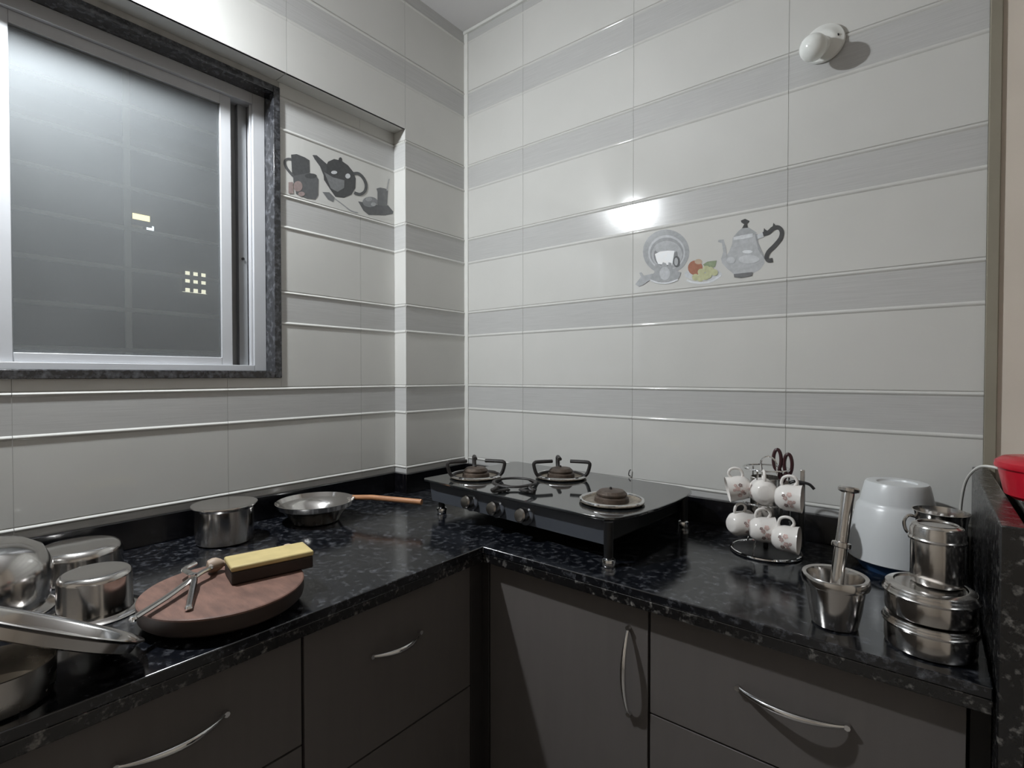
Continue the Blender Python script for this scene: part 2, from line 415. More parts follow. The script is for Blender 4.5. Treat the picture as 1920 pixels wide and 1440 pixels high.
PRINT_RIGHT = [
 ('plate',148,'-0.5658,1.6689 -0.5675,1.6543 -0.5726,1.6408 -0.5811,1.6291 -0.5924,1.6199 -0.6061,1.6135 -0.6216,1.6104 -0.6381,1.6107 -0.6549,1.6144 -0.6710,1.6216 -0.6857,1.6318 -0.6981,1.6445 -0.7075,1.6592 -0.7134,1.6750 -0.7155,1.6911 -0.7136,1.7066 -0.7078,1.7207 -0.6985,1.7326 -0.6862,1.7417 -0.6717,1.7475 -0.6556,1.7499 -0.6389,1.7487 -0.6223,1.7441 -0.6068,1.7363 -0.5930,1.7259 -0.5816,1.7133 -0.5730,1.6991 -0.5677,1.6841'),
 ('plate',172,'-0.5788,1.6680 -0.5801,1.6564 -0.5843,1.6457 -0.5910,1.6365 -0.6001,1.6293 -0.6111,1.6243 -0.6235,1.6219 -0.6367,1.6222 -0.6500,1.6252 -0.6628,1.6309 -0.6744,1.6390 -0.6842,1.6490 -0.6916,1.6605 -0.6963,1.6729 -0.6979,1.6855 -0.6964,1.6977 -0.6918,1.7087 -0.6845,1.7180 -0.6748,1.7252 -0.6633,1.7299 -0.6505,1.7318 -0.6372,1.7309 -0.6241,1.7273 -0.6117,1.7213 -0.6006,1.7131 -0.5914,1.7031 -0.5846,1.6919 -0.5803,1.6800'),
 ('plate',140,'-0.5834,1.6673 -0.5847,1.6569 -0.5884,1.6473 -0.5946,1.6392 -0.6029,1.6327 -0.6129,1.6283 -0.6241,1.6262 -0.6361,1.6265 -0.6482,1.6292 -0.6598,1.6344 -0.6703,1.6416 -0.6791,1.6505 -0.6858,1.6608 -0.6901,1.6719 -0.6915,1.6831 -0.6902,1.6939 -0.6861,1.7037 -0.6794,1.7120 -0.6707,1.7184 -0.6602,1.7226 -0.6487,1.7243 -0.6366,1.7235 -0.6246,1.7203 -0.6133,1.7149 -0.6033,1.7076 -0.5949,1.6987 -0.5887,1.6887 -0.5848,1.6780'),
 ('plate',160,'-0.5875,1.6630 -0.5886,1.6537 -0.5921,1.6452 -0.5977,1.6379 -0.6052,1.6322 -0.6143,1.6282 -0.6246,1.6264 -0.6355,1.6267 -0.6465,1.6292 -0.6570,1.6338 -0.6665,1.6402 -0.6746,1.6482 -0.6807,1.6574 -0.6845,1.6672 -0.6858,1.6772 -0.6846,1.6868 -0.6809,1.6956 -0.6748,1.7030 -0.6669,1.7086 -0.6574,1.7123 -0.6469,1.7139 -0.6359,1.7132 -0.6250,1.7103 -0.6148,1.7055 -0.6056,1.6990 -0.5980,1.6910 -0.5923,1.6821 -0.5887,1.6726'),
 ('plate',122,'-0.6010,1.6626 -0.6028,1.6524 -0.6081,1.6436 -0.6165,1.6372 -0.6272,1.6337 -0.6391,1.6336 -0.6513,1.6369 -0.6623,1.6433 -0.6711,1.6522 -0.6769,1.6627 -0.6789,1.6738 -0.6770,1.6844 -0.6713,1.6933 -0.6626,1.6996 -0.6516,1.7029 -0.6395,1.7027 -0.6275,1.6991 -0.6168,1.6926 -0.6083,1.6837 -0.6029,1.6734'),
 ('plate',158,'-0.5990,1.6854 -0.6013,1.6793 -0.6080,1.6747 -0.6182,1.6720 -0.6310,1.6716 -0.6447,1.6736 -0.6578,1.6778 -0.6685,1.6836 -0.6756,1.6905 -0.6781,1.6974 -0.6756,1.7037 -0.6686,1.7083 -0.6579,1.7109 -0.6449,1.7111 -0.6312,1.7089 -0.6184,1.7046 -0.6081,1.6988 -0.6014,1.6921'),
 ('plate',232,'-0.6748,1.6777 -0.6578,1.6832 -0.6333,1.6824 -0.6117,1.6786 -0.6152,1.6560 -0.6186,1.6347 -0.6638,1.6451 -0.6700,1.6578'),
 ('plate',95,'-0.5941,1.6430 -0.5946,1.6377 -0.5960,1.6331 -0.5984,1.6296 -0.6013,1.6275 -0.6046,1.6271 -0.6079,1.6284 -0.6109,1.6312 -0.6133,1.6354 -0.6149,1.6404 -0.6154,1.6459 -0.6149,1.6512 -0.6134,1.6558 -0.6111,1.6593 -0.6081,1.6614 -0.6048,1.6617 -0.6015,1.6604 -0.5985,1.6575 -0.5962,1.6534 -0.5946,1.6484'),
 ('plate',165,'-0.6003,1.6438 -0.6005,1.6401 -0.6014,1.6368 -0.6027,1.6343 -0.6043,1.6328 -0.6061,1.6325 -0.6080,1.6333 -0.6096,1.6353 -0.6110,1.6381 -0.6118,1.6416 -0.6121,1.6454 -0.6119,1.6491 -0.6110,1.6524 -0.6097,1.6549 -0.6081,1.6564 -0.6063,1.6567 -0.6044,1.6559 -0.6028,1.6539 -0.6014,1.6511 -0.6006,1.6476'),
 ('plate',150,'-0.6747,1.6436 -0.6638,1.6451 -0.6569,1.6324 -0.6484,1.6483 -0.6392,1.6447 -0.6315,1.6291 -0.6301,1.6458 -0.6211,1.6423 -0.6174,1.6229 -0.5907,1.6095 -0.5970,1.5930 -0.6207,1.5827 -0.6635,1.5874 -0.6918,1.6025 -0.6761,1.6200'),
 ('plate',172,'-0.6254,1.6109 -0.6262,1.6046 -0.6285,1.5992 -0.6322,1.5951 -0.6368,1.5928 -0.6420,1.5924 -0.6472,1.5940 -0.6519,1.5974 -0.6557,1.6024 -0.6581,1.6085 -0.6590,1.6150 -0.6582,1.6212 -0.6558,1.6267 -0.6521,1.6308 -0.6474,1.6331 -0.6422,1.6334 -0.6370,1.6317 -0.6323,1.6282 -0.6286,1.6232 -0.6263,1.6173'),
 ('plate',195,'-0.6928,1.5975 -0.6856,1.5936 -0.6752,1.5881 -0.6639,1.5837 -0.6526,1.5812 -0.6408,1.5799 -0.6293,1.5799 -0.6177,1.5817 -0.6066,1.5846 -0.5991,1.5868 -0.6009,1.5912 -0.6084,1.5891 -0.6192,1.5863 -0.6302,1.5846 -0.6410,1.5847 -0.6524,1.5859 -0.6630,1.5882 -0.6735,1.5924 -0.6836,1.5977 -0.6907,1.6016'),
 ('plate',155,'-0.7408,1.5900 -0.7206,1.6119 -0.7272,1.6248 -0.7200,1.6260 -0.7126,1.6140 -0.6808,1.6176 -0.6902,1.5979 -0.7140,1.5849 -0.7286,1.5817'),
 ('dish',180,'-0.4698,1.5891 -0.4724,1.5835 -0.4799,1.5790 -0.4918,1.5761 -0.5070,1.5751 -0.5240,1.5761 -0.5413,1.5790 -0.5571,1.5836 -0.5699,1.5895 -0.5781,1.5960 -0.5810,1.6026 -0.5782,1.6084 -0.5700,1.6130 -0.5573,1.6157 -0.5416,1.6165 -0.5243,1.6153 -0.5072,1.6121 -0.4920,1.6074 -0.4801,1.6016 -0.4724,1.5953'),
 ('dish',196,'-0.5746,1.5820 -0.5688,1.5793 -0.5604,1.5754 -0.5512,1.5721 -0.5419,1.5699 -0.5321,1.5682 -0.5223,1.5675 -0.5126,1.5679 -0.5030,1.5692 -0.4940,1.5716 -0.4853,1.5758 -0.4775,1.5809 -0.4721,1.5845 -0.4754,1.5892 -0.4807,1.5856 -0.4883,1.5807 -0.4964,1.5768 -0.5047,1.5747 -0.5137,1.5735 -0.5229,1.5731 -0.5321,1.5738 -0.5414,1.5754 -0.5502,1.5776 -0.5588,1.5807 -0.5669,1.5844 -0.5727,1.5871'),
 ('dish','apple','-0.5257,1.6154 -0.5267,1.6088 -0.5297,1.6031 -0.5345,1.5989 -0.5406,1.5965 -0.5474,1.5962 -0.5543,1.5981 -0.5605,1.6020 -0.5655,1.6075 -0.5687,1.6141 -0.5698,1.6211 -0.5688,1.6279 -0.5656,1.6336 -0.5607,1.6379 -0.5545,1.6402 -0.5477,1.6403 -0.5409,1.6383 -0.5347,1.6343 -0.5299,1.6288 -0.5268,1.6223'),
 ('dish','applelight','-0.5272,1.6338 -0.5277,1.6315 -0.5293,1.6295 -0.5317,1.6281 -0.5348,1.6274 -0.5383,1.6275 -0.5418,1.6283 -0.5449,1.6299 -0.5474,1.6320 -0.5491,1.6344 -0.5496,1.6369 -0.5491,1.6393 -0.5475,1.6412 -0.5450,1.6427 -0.5419,1.6433 -0.5384,1.6432 -0.5349,1.6424 -0.5318,1.6408 -0.5293,1.6387 -0.5277,1.6363'),
 ('dish','leaf','-0.5243,1.6251 -0.5119,1.6318 -0.4853,1.6317 -0.4900,1.6136 -0.5146,1.6098'),
 ('dish','grape','-0.5358,1.5887 -0.5372,1.5838 -0.5411,1.5805 -0.5465,1.5798 -0.5519,1.5817 -0.5558,1.5859 -0.5573,1.5912 -0.5559,1.5961 -0.5520,1.5994 -0.5466,1.6001 -0.5412,1.5981 -0.5373,1.5939'),
 ('dish','grape','-0.5218,1.5842 -0.5232,1.5793 -0.5271,1.5761 -0.5324,1.5753 -0.5377,1.5773 -0.5416,1.5815 -0.5431,1.5867 -0.5417,1.5916 -0.5378,1.5949 -0.5325,1.5956 -0.5272,1.5936 -0.5233,1.5894'),
 ('dish','grape','-0.5067,1.5866 -0.5081,1.5818 -0.5119,1.5786 -0.5171,1.5778 -0.5224,1.5798 -0.5263,1.5839 -0.5277,1.5891 -0.5263,1.5940 -0.5225,1.5972 -0.5172,1.5979 -0.5120,1.5959 -0.5081,1.5918'),
 ('dish','grape','-0.5192,1.6021 -0.5206,1.5972 -0.5244,1.5940 -0.5297,1.5933 -0.5350,1.5953 -0.5389,1.5994 -0.5404,1.6047 -0.5390,1.6096 -0.5351,1.6128 -0.5298,1.6135 -0.5245,1.6114 -0.5206,1.6073'),
 ('dish','grape','-0.5041,1.6091 -0.5055,1.6042 -0.5093,1.6011 -0.5145,1.6004 -0.5197,1.6024 -0.5236,1.6065 -0.5251,1.6117 -0.5237,1.6166 -0.5199,1.6198 -0.5146,1.6204 -0.5094,1.6184 -0.5055,1.6142'),
 ('dish','grape','-0.4919,1.6042 -0.4932,1.5994 -0.4970,1.5962 -0.5021,1.5955 -0.5073,1.5975 -0.5112,1.6016 -0.5126,1.6068 -0.5112,1.6116 -0.5074,1.6148 -0.5023,1.6155 -0.4971,1.6135 -0.4933,1.6093'),
 ('dish','grape','-0.4985,1.5898 -0.4999,1.5850 -0.5037,1.5818 -0.5089,1.5810 -0.5141,1.5830 -0.5180,1.5871 -0.5194,1.5923 -0.5180,1.5972 -0.5142,1.6004 -0.5090,1.6011 -0.5038,1.5991 -0.5000,1.5950'),
 ('dish','grape','-0.4810,1.5960 -0.4824,1.5912 -0.4861,1.5880 -0.4912,1.5873 -0.4964,1.5892 -0.5002,1.5933 -0.5016,1.5985 -0.5002,1.6033 -0.4965,1.6065 -0.4913,1.6072 -0.4862,1.6052 -0.4824,1.6011'),
 ('pot',162,'-0.4404,1.6908 -0.4250,1.6963 -0.3922,1.6960 -0.3769,1.6908 -0.3748,1.6668 -0.3673,1.6500 -0.3587,1.6304 -0.3561,1.6066 -0.3681,1.5899 -0.3864,1.5816 -0.4370,1.5859 -0.4554,1.6037 -0.4700,1.6219 -0.4736,1.6375 -0.4609,1.6384 -0.4505,1.6518 -0.4428,1.6723'),
 ('pot',150,'-0.4398,1.6920 -0.4251,1.7070 -0.4149,1.7138 -0.3998,1.7137 -0.3873,1.7031 -0.3762,1.6933 -0.3922,1.6876 -0.4173,1.6864'),
 ('pot',188,'-0.4391,1.6919 -0.4173,1.6936 -0.3873,1.6939 -0.3872,1.6841 -0.4122,1.6821 -0.4390,1.6838'),
 ('pot',158,'-0.4727,1.6333 -0.4668,1.6542 -0.4704,1.6794 -0.4824,1.6854 -0.4803,1.6905 -0.4660,1.6896 -0.4598,1.6668 -0.4561,1.6364'),
 ('pot',140,'-0.3823,1.6917 -0.3749,1.6904 -0.3723,1.6638 -0.3575,1.6276 -0.3562,1.6170 -0.3722,1.6455'),
 ('pot',196,'-0.3869,1.6424 -0.3875,1.6410 -0.3895,1.6400 -0.3925,1.6394 -0.3963,1.6393 -0.4005,1.6396 -0.4048,1.6405 -0.4087,1.6418 -0.4118,1.6433 -0.4137,1.6449 -0.4144,1.6465 -0.4138,1.6479 -0.4118,1.6489 -0.4087,1.6495 -0.4049,1.6496 -0.4006,1.6492 -0.3964,1.6483 -0.3925,1.6471 -0.3895,1.6456 -0.3876,1.6440'),
 ('pot',178,'-0.3695,1.6189 -0.3708,1.6154 -0.3746,1.6126 -0.3806,1.6108 -0.3881,1.6102 -0.3966,1.6107 -0.4051,1.6124 -0.4129,1.6152 -0.4191,1.6187 -0.4231,1.6226 -0.4245,1.6265 -0.4231,1.6301 -0.4192,1.6329 -0.4130,1.6346 -0.4053,1.6352 -0.3968,1.6346 -0.3883,1.6328 -0.3807,1.6300 -0.3747,1.6265 -0.3709,1.6227'),
 ('pot',176,'-0.4334,1.6251 -0.4340,1.6222 -0.4356,1.6198 -0.4382,1.6181 -0.4414,1.6172 -0.4450,1.6172 -0.4486,1.6182 -0.4519,1.6200 -0.4546,1.6224 -0.4563,1.6253 -0.4569,1.6283 -0.4563,1.6312 -0.4546,1.6336 -0.4520,1.6353 -0.4488,1.6362 -0.4452,1.6362 -0.4415,1.6352 -0.4383,1.6334 -0.4357,1.6309 -0.4340,1.6281'),
 ('pot',70,'-0.4154,1.7133 -0.4099,1.7230 -0.4176,1.7297 -0.4189,1.7353 -0.4075,1.7379 -0.3955,1.7296 -0.4024,1.7229 -0.4003,1.7120'),
 ('pot',180,'-0.3761,1.6867 -0.3604,1.6919 -0.3579,1.6784 -0.3736,1.6758'),
 ('pot',72,'-0.3588,1.6806 -0.3562,1.6810 -0.3522,1.6815 -0.3477,1.6823 -0.3431,1.6838 -0.3392,1.6864 -0.3361,1.6893 -0.3336,1.6916 -0.3315,1.6928 -0.3292,1.6934 -0.3266,1.6936 -0.3245,1.6934 -0.3233,1.6929 -0.3221,1.6919 -0.3206,1.6898 -0.3194,1.6874 -0.3187,1.6849 -0.3185,1.6821 -0.3188,1.6786 -0.3196,1.6750 -0.3211,1.6713 -0.3236,1.6673 -0.3273,1.6629 -0.3315,1.6584 -0.3354,1.6543 -0.3390,1.6508 -0.3428,1.6476 -0.3466,1.6442 -0.3500,1.6405 -0.3525,1.6364 -0.3544,1.6322 -0.3557,1.6281 -0.3562,1.6238 -0.3559,1.6194 -0.3546,1.6151 -0.3524,1.6110 -0.3487,1.6074 -0.3440,1.6058 -0.3398,1.6057 -0.3364,1.6059 -0.3343,1.6061 -0.3364,1.6180 -0.3386,1.6179 -0.3415,1.6177 -0.3439,1.6177 -0.3444,1.6177 -0.3442,1.6177 -0.3446,1.6186 -0.3451,1.6201 -0.3452,1.6217 -0.3449,1.6238 -0.3441,1.6264 -0.3428,1.6293 -0.3411,1.6321 -0.3387,1.6348 -0.3353,1.6377 -0.3314,1.6411 -0.3274,1.6449 -0.3234,1.6493 -0.3190,1.6540 -0.3149,1.6590 -0.3116,1.6642 -0.3095,1.6695 -0.3082,1.6749 -0.3078,1.6801 -0.3082,1.6853 -0.3097,1.6905 -0.3121,1.6953 -0.3153,1.6996 -0.3192,1.7030 -0.3238,1.7050 -0.3283,1.7056 -0.3326,1.7052 -0.3368,1.7041 -0.3407,1.7019 -0.3439,1.6990 -0.3465,1.6966 -0.3488,1.6950 -0.3517,1.6941 -0.3555,1.6935 -0.3592,1.6930 -0.3619,1.6927'),
 ('pot',72,'-0.3592,1.6930 -0.3580,1.7032 -0.3532,1.6971 -0.3484,1.6937'),
 ('pot',72,'-0.3365,1.7020 -0.3343,1.7131 -0.3290,1.7058 -0.3271,1.7003'),
 ('pot',105,'-0.4370,1.5859 -0.3864,1.5856 -0.3884,1.5753 -0.4164,1.5725 -0.4357,1.5769'),
]
PRINT_LEFT = [
 ('mug',74,'0.8439,1.9895 0.8628,1.9974 0.8898,1.9961 0.9063,1.9918 0.9072,1.9546 0.8870,1.9229 0.8511,1.9166 0.8468,1.9279'),
 ('mug',84,'0.8469,1.9793 0.8436,1.9789 0.8387,1.9782 0.8336,1.9765 0.8288,1.9738 0.8243,1.9701 0.8207,1.9652 0.8192,1.9598 0.8192,1.9546 0.8202,1.9498 0.8219,1.9454 0.8245,1.9411 0.8283,1.9366 0.8344,1.9310 0.8417,1.9252 0.8469,1.9211 0.8532,1.9283 0.8480,1.9323 0.8408,1.9380 0.8350,1.9433 0.8316,1.9472 0.8295,1.9508 0.8281,1.9543 0.8274,1.9580 0.8273,1.9615 0.8278,1.9637 0.8291,1.9654 0.8317,1.9674 0.8345,1.9690 0.8379,1.9700 0.8420,1.9706 0.8452,1.9710'),
 ('mug',88,'0.8500,1.9247 0.9056,1.9515 0.9278,1.9489 0.9372,1.9397 0.9357,1.8871 0.9261,1.8711 0.8980,1.8663 0.8596,1.8704 0.8510,1.9083'),
 ('mug',72,'0.9313,1.9489 0.9303,1.9460 0.9272,1.9428 0.9225,1.9396 0.9166,1.9367 0.9101,1.9344 0.9036,1.9329 0.8978,1.9323 0.8933,1.9328 0.8903,1.9342 0.8893,1.9364 0.8904,1.9392 0.8933,1.9423 0.8979,1.9455 0.9037,1.9484 0.9102,1.9508 0.9167,1.9523 0.9226,1.9529 0.9273,1.9525 0.9303,1.9511'),
 ('mug','pink','0.8813,1.9011 0.8805,1.8957 0.8783,1.8903 0.8749,1.8856 0.8706,1.8820 0.8659,1.8799 0.8612,1.8794 0.8570,1.8807 0.8537,1.8835 0.8516,1.8876 0.8509,1.8925 0.8517,1.8979 0.8538,1.9032 0.8572,1.9079 0.8614,1.9115 0.8661,1.9137 0.8708,1.9142 0.8751,1.9131 0.8785,1.9103 0.8806,1.9062'),
 ('mug','pink','0.8345,1.9004 0.8488,1.9055 0.8507,1.8705 0.8343,1.8650'),
 ('mug','pink','0.8889,1.8788 0.8883,1.8763 0.8867,1.8738 0.8842,1.8715 0.8810,1.8696 0.8775,1.8683 0.8740,1.8677 0.8708,1.8679 0.8684,1.8689 0.8668,1.8705 0.8663,1.8726 0.8668,1.8751 0.8684,1.8776 0.8709,1.8799 0.8741,1.8818 0.8776,1.8831 0.8811,1.8837 0.8843,1.8835 0.8868,1.8826 0.8884,1.8809'),
 ('pot',66,'0.9555,1.9648 0.9666,1.9946 0.9729,2.0087 0.9954,2.0248 1.0234,2.0282 1.0494,2.0206 1.0706,2.0041 1.0799,1.9838 1.0783,1.9509 1.0621,1.9233 1.0330,1.9046 0.9996,1.8993 0.9797,1.9189 0.9577,1.9436'),
 ('pot',60,'1.0265,2.0319 1.0262,2.0292 1.0251,2.0265 1.0236,2.0241 1.0216,2.0222 1.0195,2.0211 1.0173,2.0209 1.0154,2.0215 1.0139,2.0229 1.0129,2.0249 1.0126,2.0275 1.0130,2.0302 1.0140,2.0329 1.0155,2.0353 1.0175,2.0372 1.0196,2.0383 1.0217,2.0386 1.0237,2.0380 1.0252,2.0366 1.0262,2.0345'),
 ('pot',72,'0.9165,2.0123 0.9318,2.0163 0.9679,1.9994 0.9677,1.9729 0.9578,1.9546 0.9435,1.9830 0.9246,2.0009'),
 ('pot',112,'0.9579,1.9700 0.9899,1.9619 1.0346,1.9648 1.0332,1.9383 1.0073,1.9176 0.9822,1.9229'),
 ('pot',180,'1.0067,1.9832 1.0061,1.9812 1.0045,1.9791 1.0019,1.9770 0.9986,1.9752 0.9950,1.9739 0.9915,1.9731 0.9883,1.9729 0.9857,1.9734 0.9841,1.9746 0.9835,1.9762 0.9841,1.9781 0.9858,1.9802 0.9883,1.9823 0.9915,1.9841 0.9951,1.9855 0.9987,1.9863 1.0019,1.9865 1.0045,1.9859 1.0062,1.9848'),
 ('pot',180,'1.0579,1.9861 1.0574,1.9832 1.0560,1.9804 1.0537,1.9778 1.0509,1.9757 1.0478,1.9744 1.0447,1.9739 1.0419,1.9743 1.0397,1.9756 1.0383,1.9776 1.0379,1.9801 1.0384,1.9829 1.0398,1.9858 1.0420,1.9883 1.0448,1.9904 1.0479,1.9918 1.0510,1.9923 1.0538,1.9919 1.0560,1.9906 1.0574,1.9886'),
 ('pot',78,'1.0712,1.9935 1.0749,1.9950 1.0799,1.9970 1.0848,1.9986 1.0886,1.9991 1.0924,1.9982 1.0969,1.9964 1.1012,1.9938 1.1051,1.9906 1.1087,1.9868 1.1119,1.9822 1.1145,1.9772 1.1159,1.9724 1.1162,1.9674 1.1157,1.9620 1.1142,1.9569 1.1122,1.9525 1.1092,1.9485 1.1051,1.9445 1.1006,1.9411 1.0967,1.9389 1.0920,1.9379 1.0856,1.9377 1.0794,1.9379 1.0748,1.9381 1.0708,1.9274 1.0753,1.9272 1.0819,1.9269 1.0899,1.9272 1.0980,1.9291 1.1054,1.9330 1.1121,1.9379 1.1180,1.9437 1.1227,1.9500 1.1259,1.9567 1.1278,1.9638 1.1286,1.9708 1.1282,1.9774 1.1263,1.9837 1.1232,1.9896 1.1194,1.9949 1.1152,1.9994 1.1105,2.0032 1.1052,2.0064 1.0995,2.0087 1.0932,2.0099 1.0860,2.0092 1.0791,2.0070 1.0735,2.0047 1.0699,2.0032'),
 ('spoon',105,'0.9514,1.9023 0.9771,1.9082 0.9975,1.8959 0.9919,1.8787 0.9720,1.8825'),
 ('spoon',135,'0.9958,1.8906 1.0053,1.8868 1.0189,1.8813 1.0315,1.8762 1.0408,1.8720 1.0492,1.8681 1.0581,1.8654 1.0691,1.8646 1.0803,1.8649 1.0882,1.8652 1.0892,1.8691 1.0814,1.8687 1.0704,1.8684 1.0600,1.8692 1.0517,1.8717 1.0435,1.8755 1.0341,1.8797 1.0214,1.8848 1.0078,1.8903 0.9982,1.8941'),
 ('saucer',86,'1.0890,1.9073 1.1110,1.9095 1.1769,1.9156 1.2188,1.9263 1.2433,1.9089 1.2402,1.8995 1.2065,1.8864 1.1333,1.8701 1.1109,1.8801'),
 ('saucer',98,'1.1669,1.9733 1.1831,1.9819 1.2070,1.9849 1.2185,1.9803 1.2142,1.9227 1.1710,1.9141 1.1718,1.9626'),
 ('saucer',118,'1.1725,1.9266 1.1708,1.9204 1.1660,1.9139 1.1586,1.9079 1.1493,1.9029 1.1391,1.8994 1.1290,1.8978 1.1200,1.8981 1.1129,1.9004 1.1084,1.9043 1.1069,1.9096 1.1085,1.9157 1.1130,1.9220 1.1202,1.9280 1.1292,1.9330 1.1393,1.9366 1.1495,1.9384 1.1588,1.9382 1.1662,1.9360 1.1709,1.9320'),
 ('saucer',140,'1.1479,1.9298 1.1472,1.9272 1.1451,1.9246 1.1419,1.9221 1.1380,1.9199 1.1336,1.9184 1.1292,1.9177 1.1252,1.9177 1.1221,1.9186 1.1202,1.9202 1.1195,1.9223 1.1202,1.9248 1.1222,1.9275 1.1253,1.9300 1.1293,1.9321 1.1336,1.9336 1.1380,1.9344 1.1420,1.9344 1.1452,1.9336 1.1472,1.9320'),
 ('saucer',150,'1.1652,1.9163 1.1646,1.9140 1.1629,1.9117 1.1603,1.9096 1.1571,1.9078 1.1535,1.9066 1.1500,1.9060 1.1467,1.9062 1.1442,1.9070 1.1426,1.9085 1.1421,1.9104 1.1426,1.9126 1.1443,1.9149 1.1468,1.9170 1.1500,1.9188 1.1536,1.9200 1.1572,1.9206 1.1604,1.9205 1.1630,1.9197 1.1646,1.9182'),
 ('saucer',140,'1.2145,1.9776 1.2263,2.0252 1.2221,2.0247 1.2103,1.9772'),
]
# flat prints glazed on two decor tiles (outlines in metres on the wall)
def print_mat(c):
    cols = {'apple': (.42, .20, .14), 'applelight': (.56, .44, .34), 'leaf': (.30, .36, .24), 'grape': (.56, .57, .36), 'pink': (.34, .27, .26)}
    if c in cols: return mat('print_' + c, cols[c], .12, 0, .12, 90)
    v = lin(c) / lin(182) * .66
    return mat('print_grey_%d' % c, (v * .97, v, v * 1.03), .12, 0, .10, 90)
def make_prints(data, pos, parent, name_of):
    groups = {}
    for g, c, s in data: groups.setdefault(g, []).append((c, [tuple(map(float, q.split(','))) for q in s.split()]))
    for g, items in groups.items():
        mb = MB(); ms = []
        for i, (c, poly) in enumerate(items):
            m = print_mat(c)
            if m not in ms: ms.append(m)
            mb.add([pos(a, z, TH + .0004 + .00012 * i) for a, z in poly], [tuple(range(len(poly)))], ms.index(m))
        o = mb.build(name_of[g][0], ms, parent, smooth=0)
        part_label(o, name_of[g][1])
make_prints(PRINT_RIGHT, pf, decor_right, {'plate': ('plate_print', 'grey printed picture of a silver plate and sugar bowl'), 'dish': ('fruit_print', 'printed picture of an apple and green grapes on a dish'), 'pot': ('teapot_print', 'printed picture of a silver teapot with dark handle')})
make_prints(PRINT_LEFT, pr_, decor_left, {'mug': ('mug_print', 'printed picture of two dark mugs with a pink flower'), 'pot': ('teapot_print', 'printed picture of a dark blue tilted teapot'), 'spoon': ('spoon_print', 'printed picture of a spoon'), 'saucer': ('saucer_print', 'printed picture of a dark cup and flower on a saucer')})

# ------------------------------------------------------------------ window
GW = .021
win = structure(thing('window_1', 'white aluminium sliding window in a dark granite surround', 'window'))
del win['category']
g = MB()
gx0, gx1 = XR - .10, XR + .006
surround = [('granite_jamb', (gx0, WIN_Y-GW, WIN_Z0), (gx1, WIN_Y, WIN_Z1)), ('granite_jamb', (gx0, WLY, WIN_Z0), (gx1, WLY+GW, WIN_Z1)),
            ('granite_sill', (gx0, WLY+GW, WIN_Z0), (gx1, WIN_Y-GW, WIN_Z0+GW)), ('granite_head', (gx0, WLY+GW, WIN_Z1-GW), (gx1, WIN_Y-GW, WIN_Z1))]
for n, a, b in surround: MB().box(a, b).build(n, GRANITE_FRAME, win, bevel=.0015)
FY0, FY1, FZ0, FZ1 = WLY+GW, WIN_Y-GW, WIN_Z0+GW, WIN_Z1-GW
fx = XR - .050
f1 = MB()   # outer frame with its two running tracks
w = .037
f1.box((fx-.06, FY1-w, FZ0), (fx, FY1, FZ1)); f1.box((fx-.06, FY0, FZ0), (fx, FY0+w, FZ1))
f1.box((fx-.06, FY0+w, FZ0), (fx, FY1-w, FZ0+.018)); f1.box((fx-.06, FY0+w, FZ1-.034), (fx, FY1-w, FZ1))
f1.box((fx-.014, FY1-w-.006, FZ0+.018), (fx-.008, FY1-w, FZ1-.034))
f1.build('outer_frame', ALU, win, bevel=.0015)
f2 = MB()   # grey channel the sash closes into
f2.box((fx-.060, FY1-w-.075, FZ0+.018), (fx-.052, FY1-w-.002, FZ1-.034)); f2.box((fx-.054, FY1-w-.030, FZ0+.018), (fx-.034, FY1-w-.004, FZ1-.034))
f2.build('channel', ALU_GREY, win, bevel=.001)
MB().lathe([(0,0),(.004,0),(.004,.004),(0,.004)], 12, M=T(fx-.034, FY1-w-.018, 1.655) @ RY(90)).build('screw', BLACK, win)
PANE = hazy_glass('hazy_pane', .20)  # pale diffuse share of the pane stands in for flare haze
def sash(y0, y1, x, name):
    s = .030; z0, z1 = FZ0+.018, FZ1-.034
    mb = MB()
    mb.box((x-.020, y0, z0), (x, y0+s, z1)); mb.box((x-.020, y1-s, z0), (x, y1, z1))
    mb.box((x-.020, y0+s, z0), (x, y1-s, z0+.022)); mb.box((x-.020, y0+s, z1-.030), (x, y1-s, z1))
    o = mb.build(name, ALU, win, bevel=.0015)
    MB().box((x-.012, y0+s-.003, z0+.019), (x-.008, y1-s+.003, z1-.027)).build('pane', PANE, o, smooth=0)
    return o
sash(.180, .690, fx-.012, 'sash')
sash(FY0+w, .215, fx-.036, 'sash')

gr = thing('window_grille', 'pale painted steel bars behind the window glass', 'grille')
gx = -1.725
for i in range(8):
    z = 1.365 + .112 * i
    if z > 2.15: break
    MB().tube([(gx, FY0-.01, z), (gx, FY1+.01, z)], .0065, 8).build('bar', mat('grille_paint', (.80, .79, .77), .45), gr)
for y in (.455, -.02):
    MB().box((gx-.004, y-.008, 1.31), (gx+.002, y+.008, 2.16)).build('upright', MATS['grille_paint'], gr, bevel=.001)

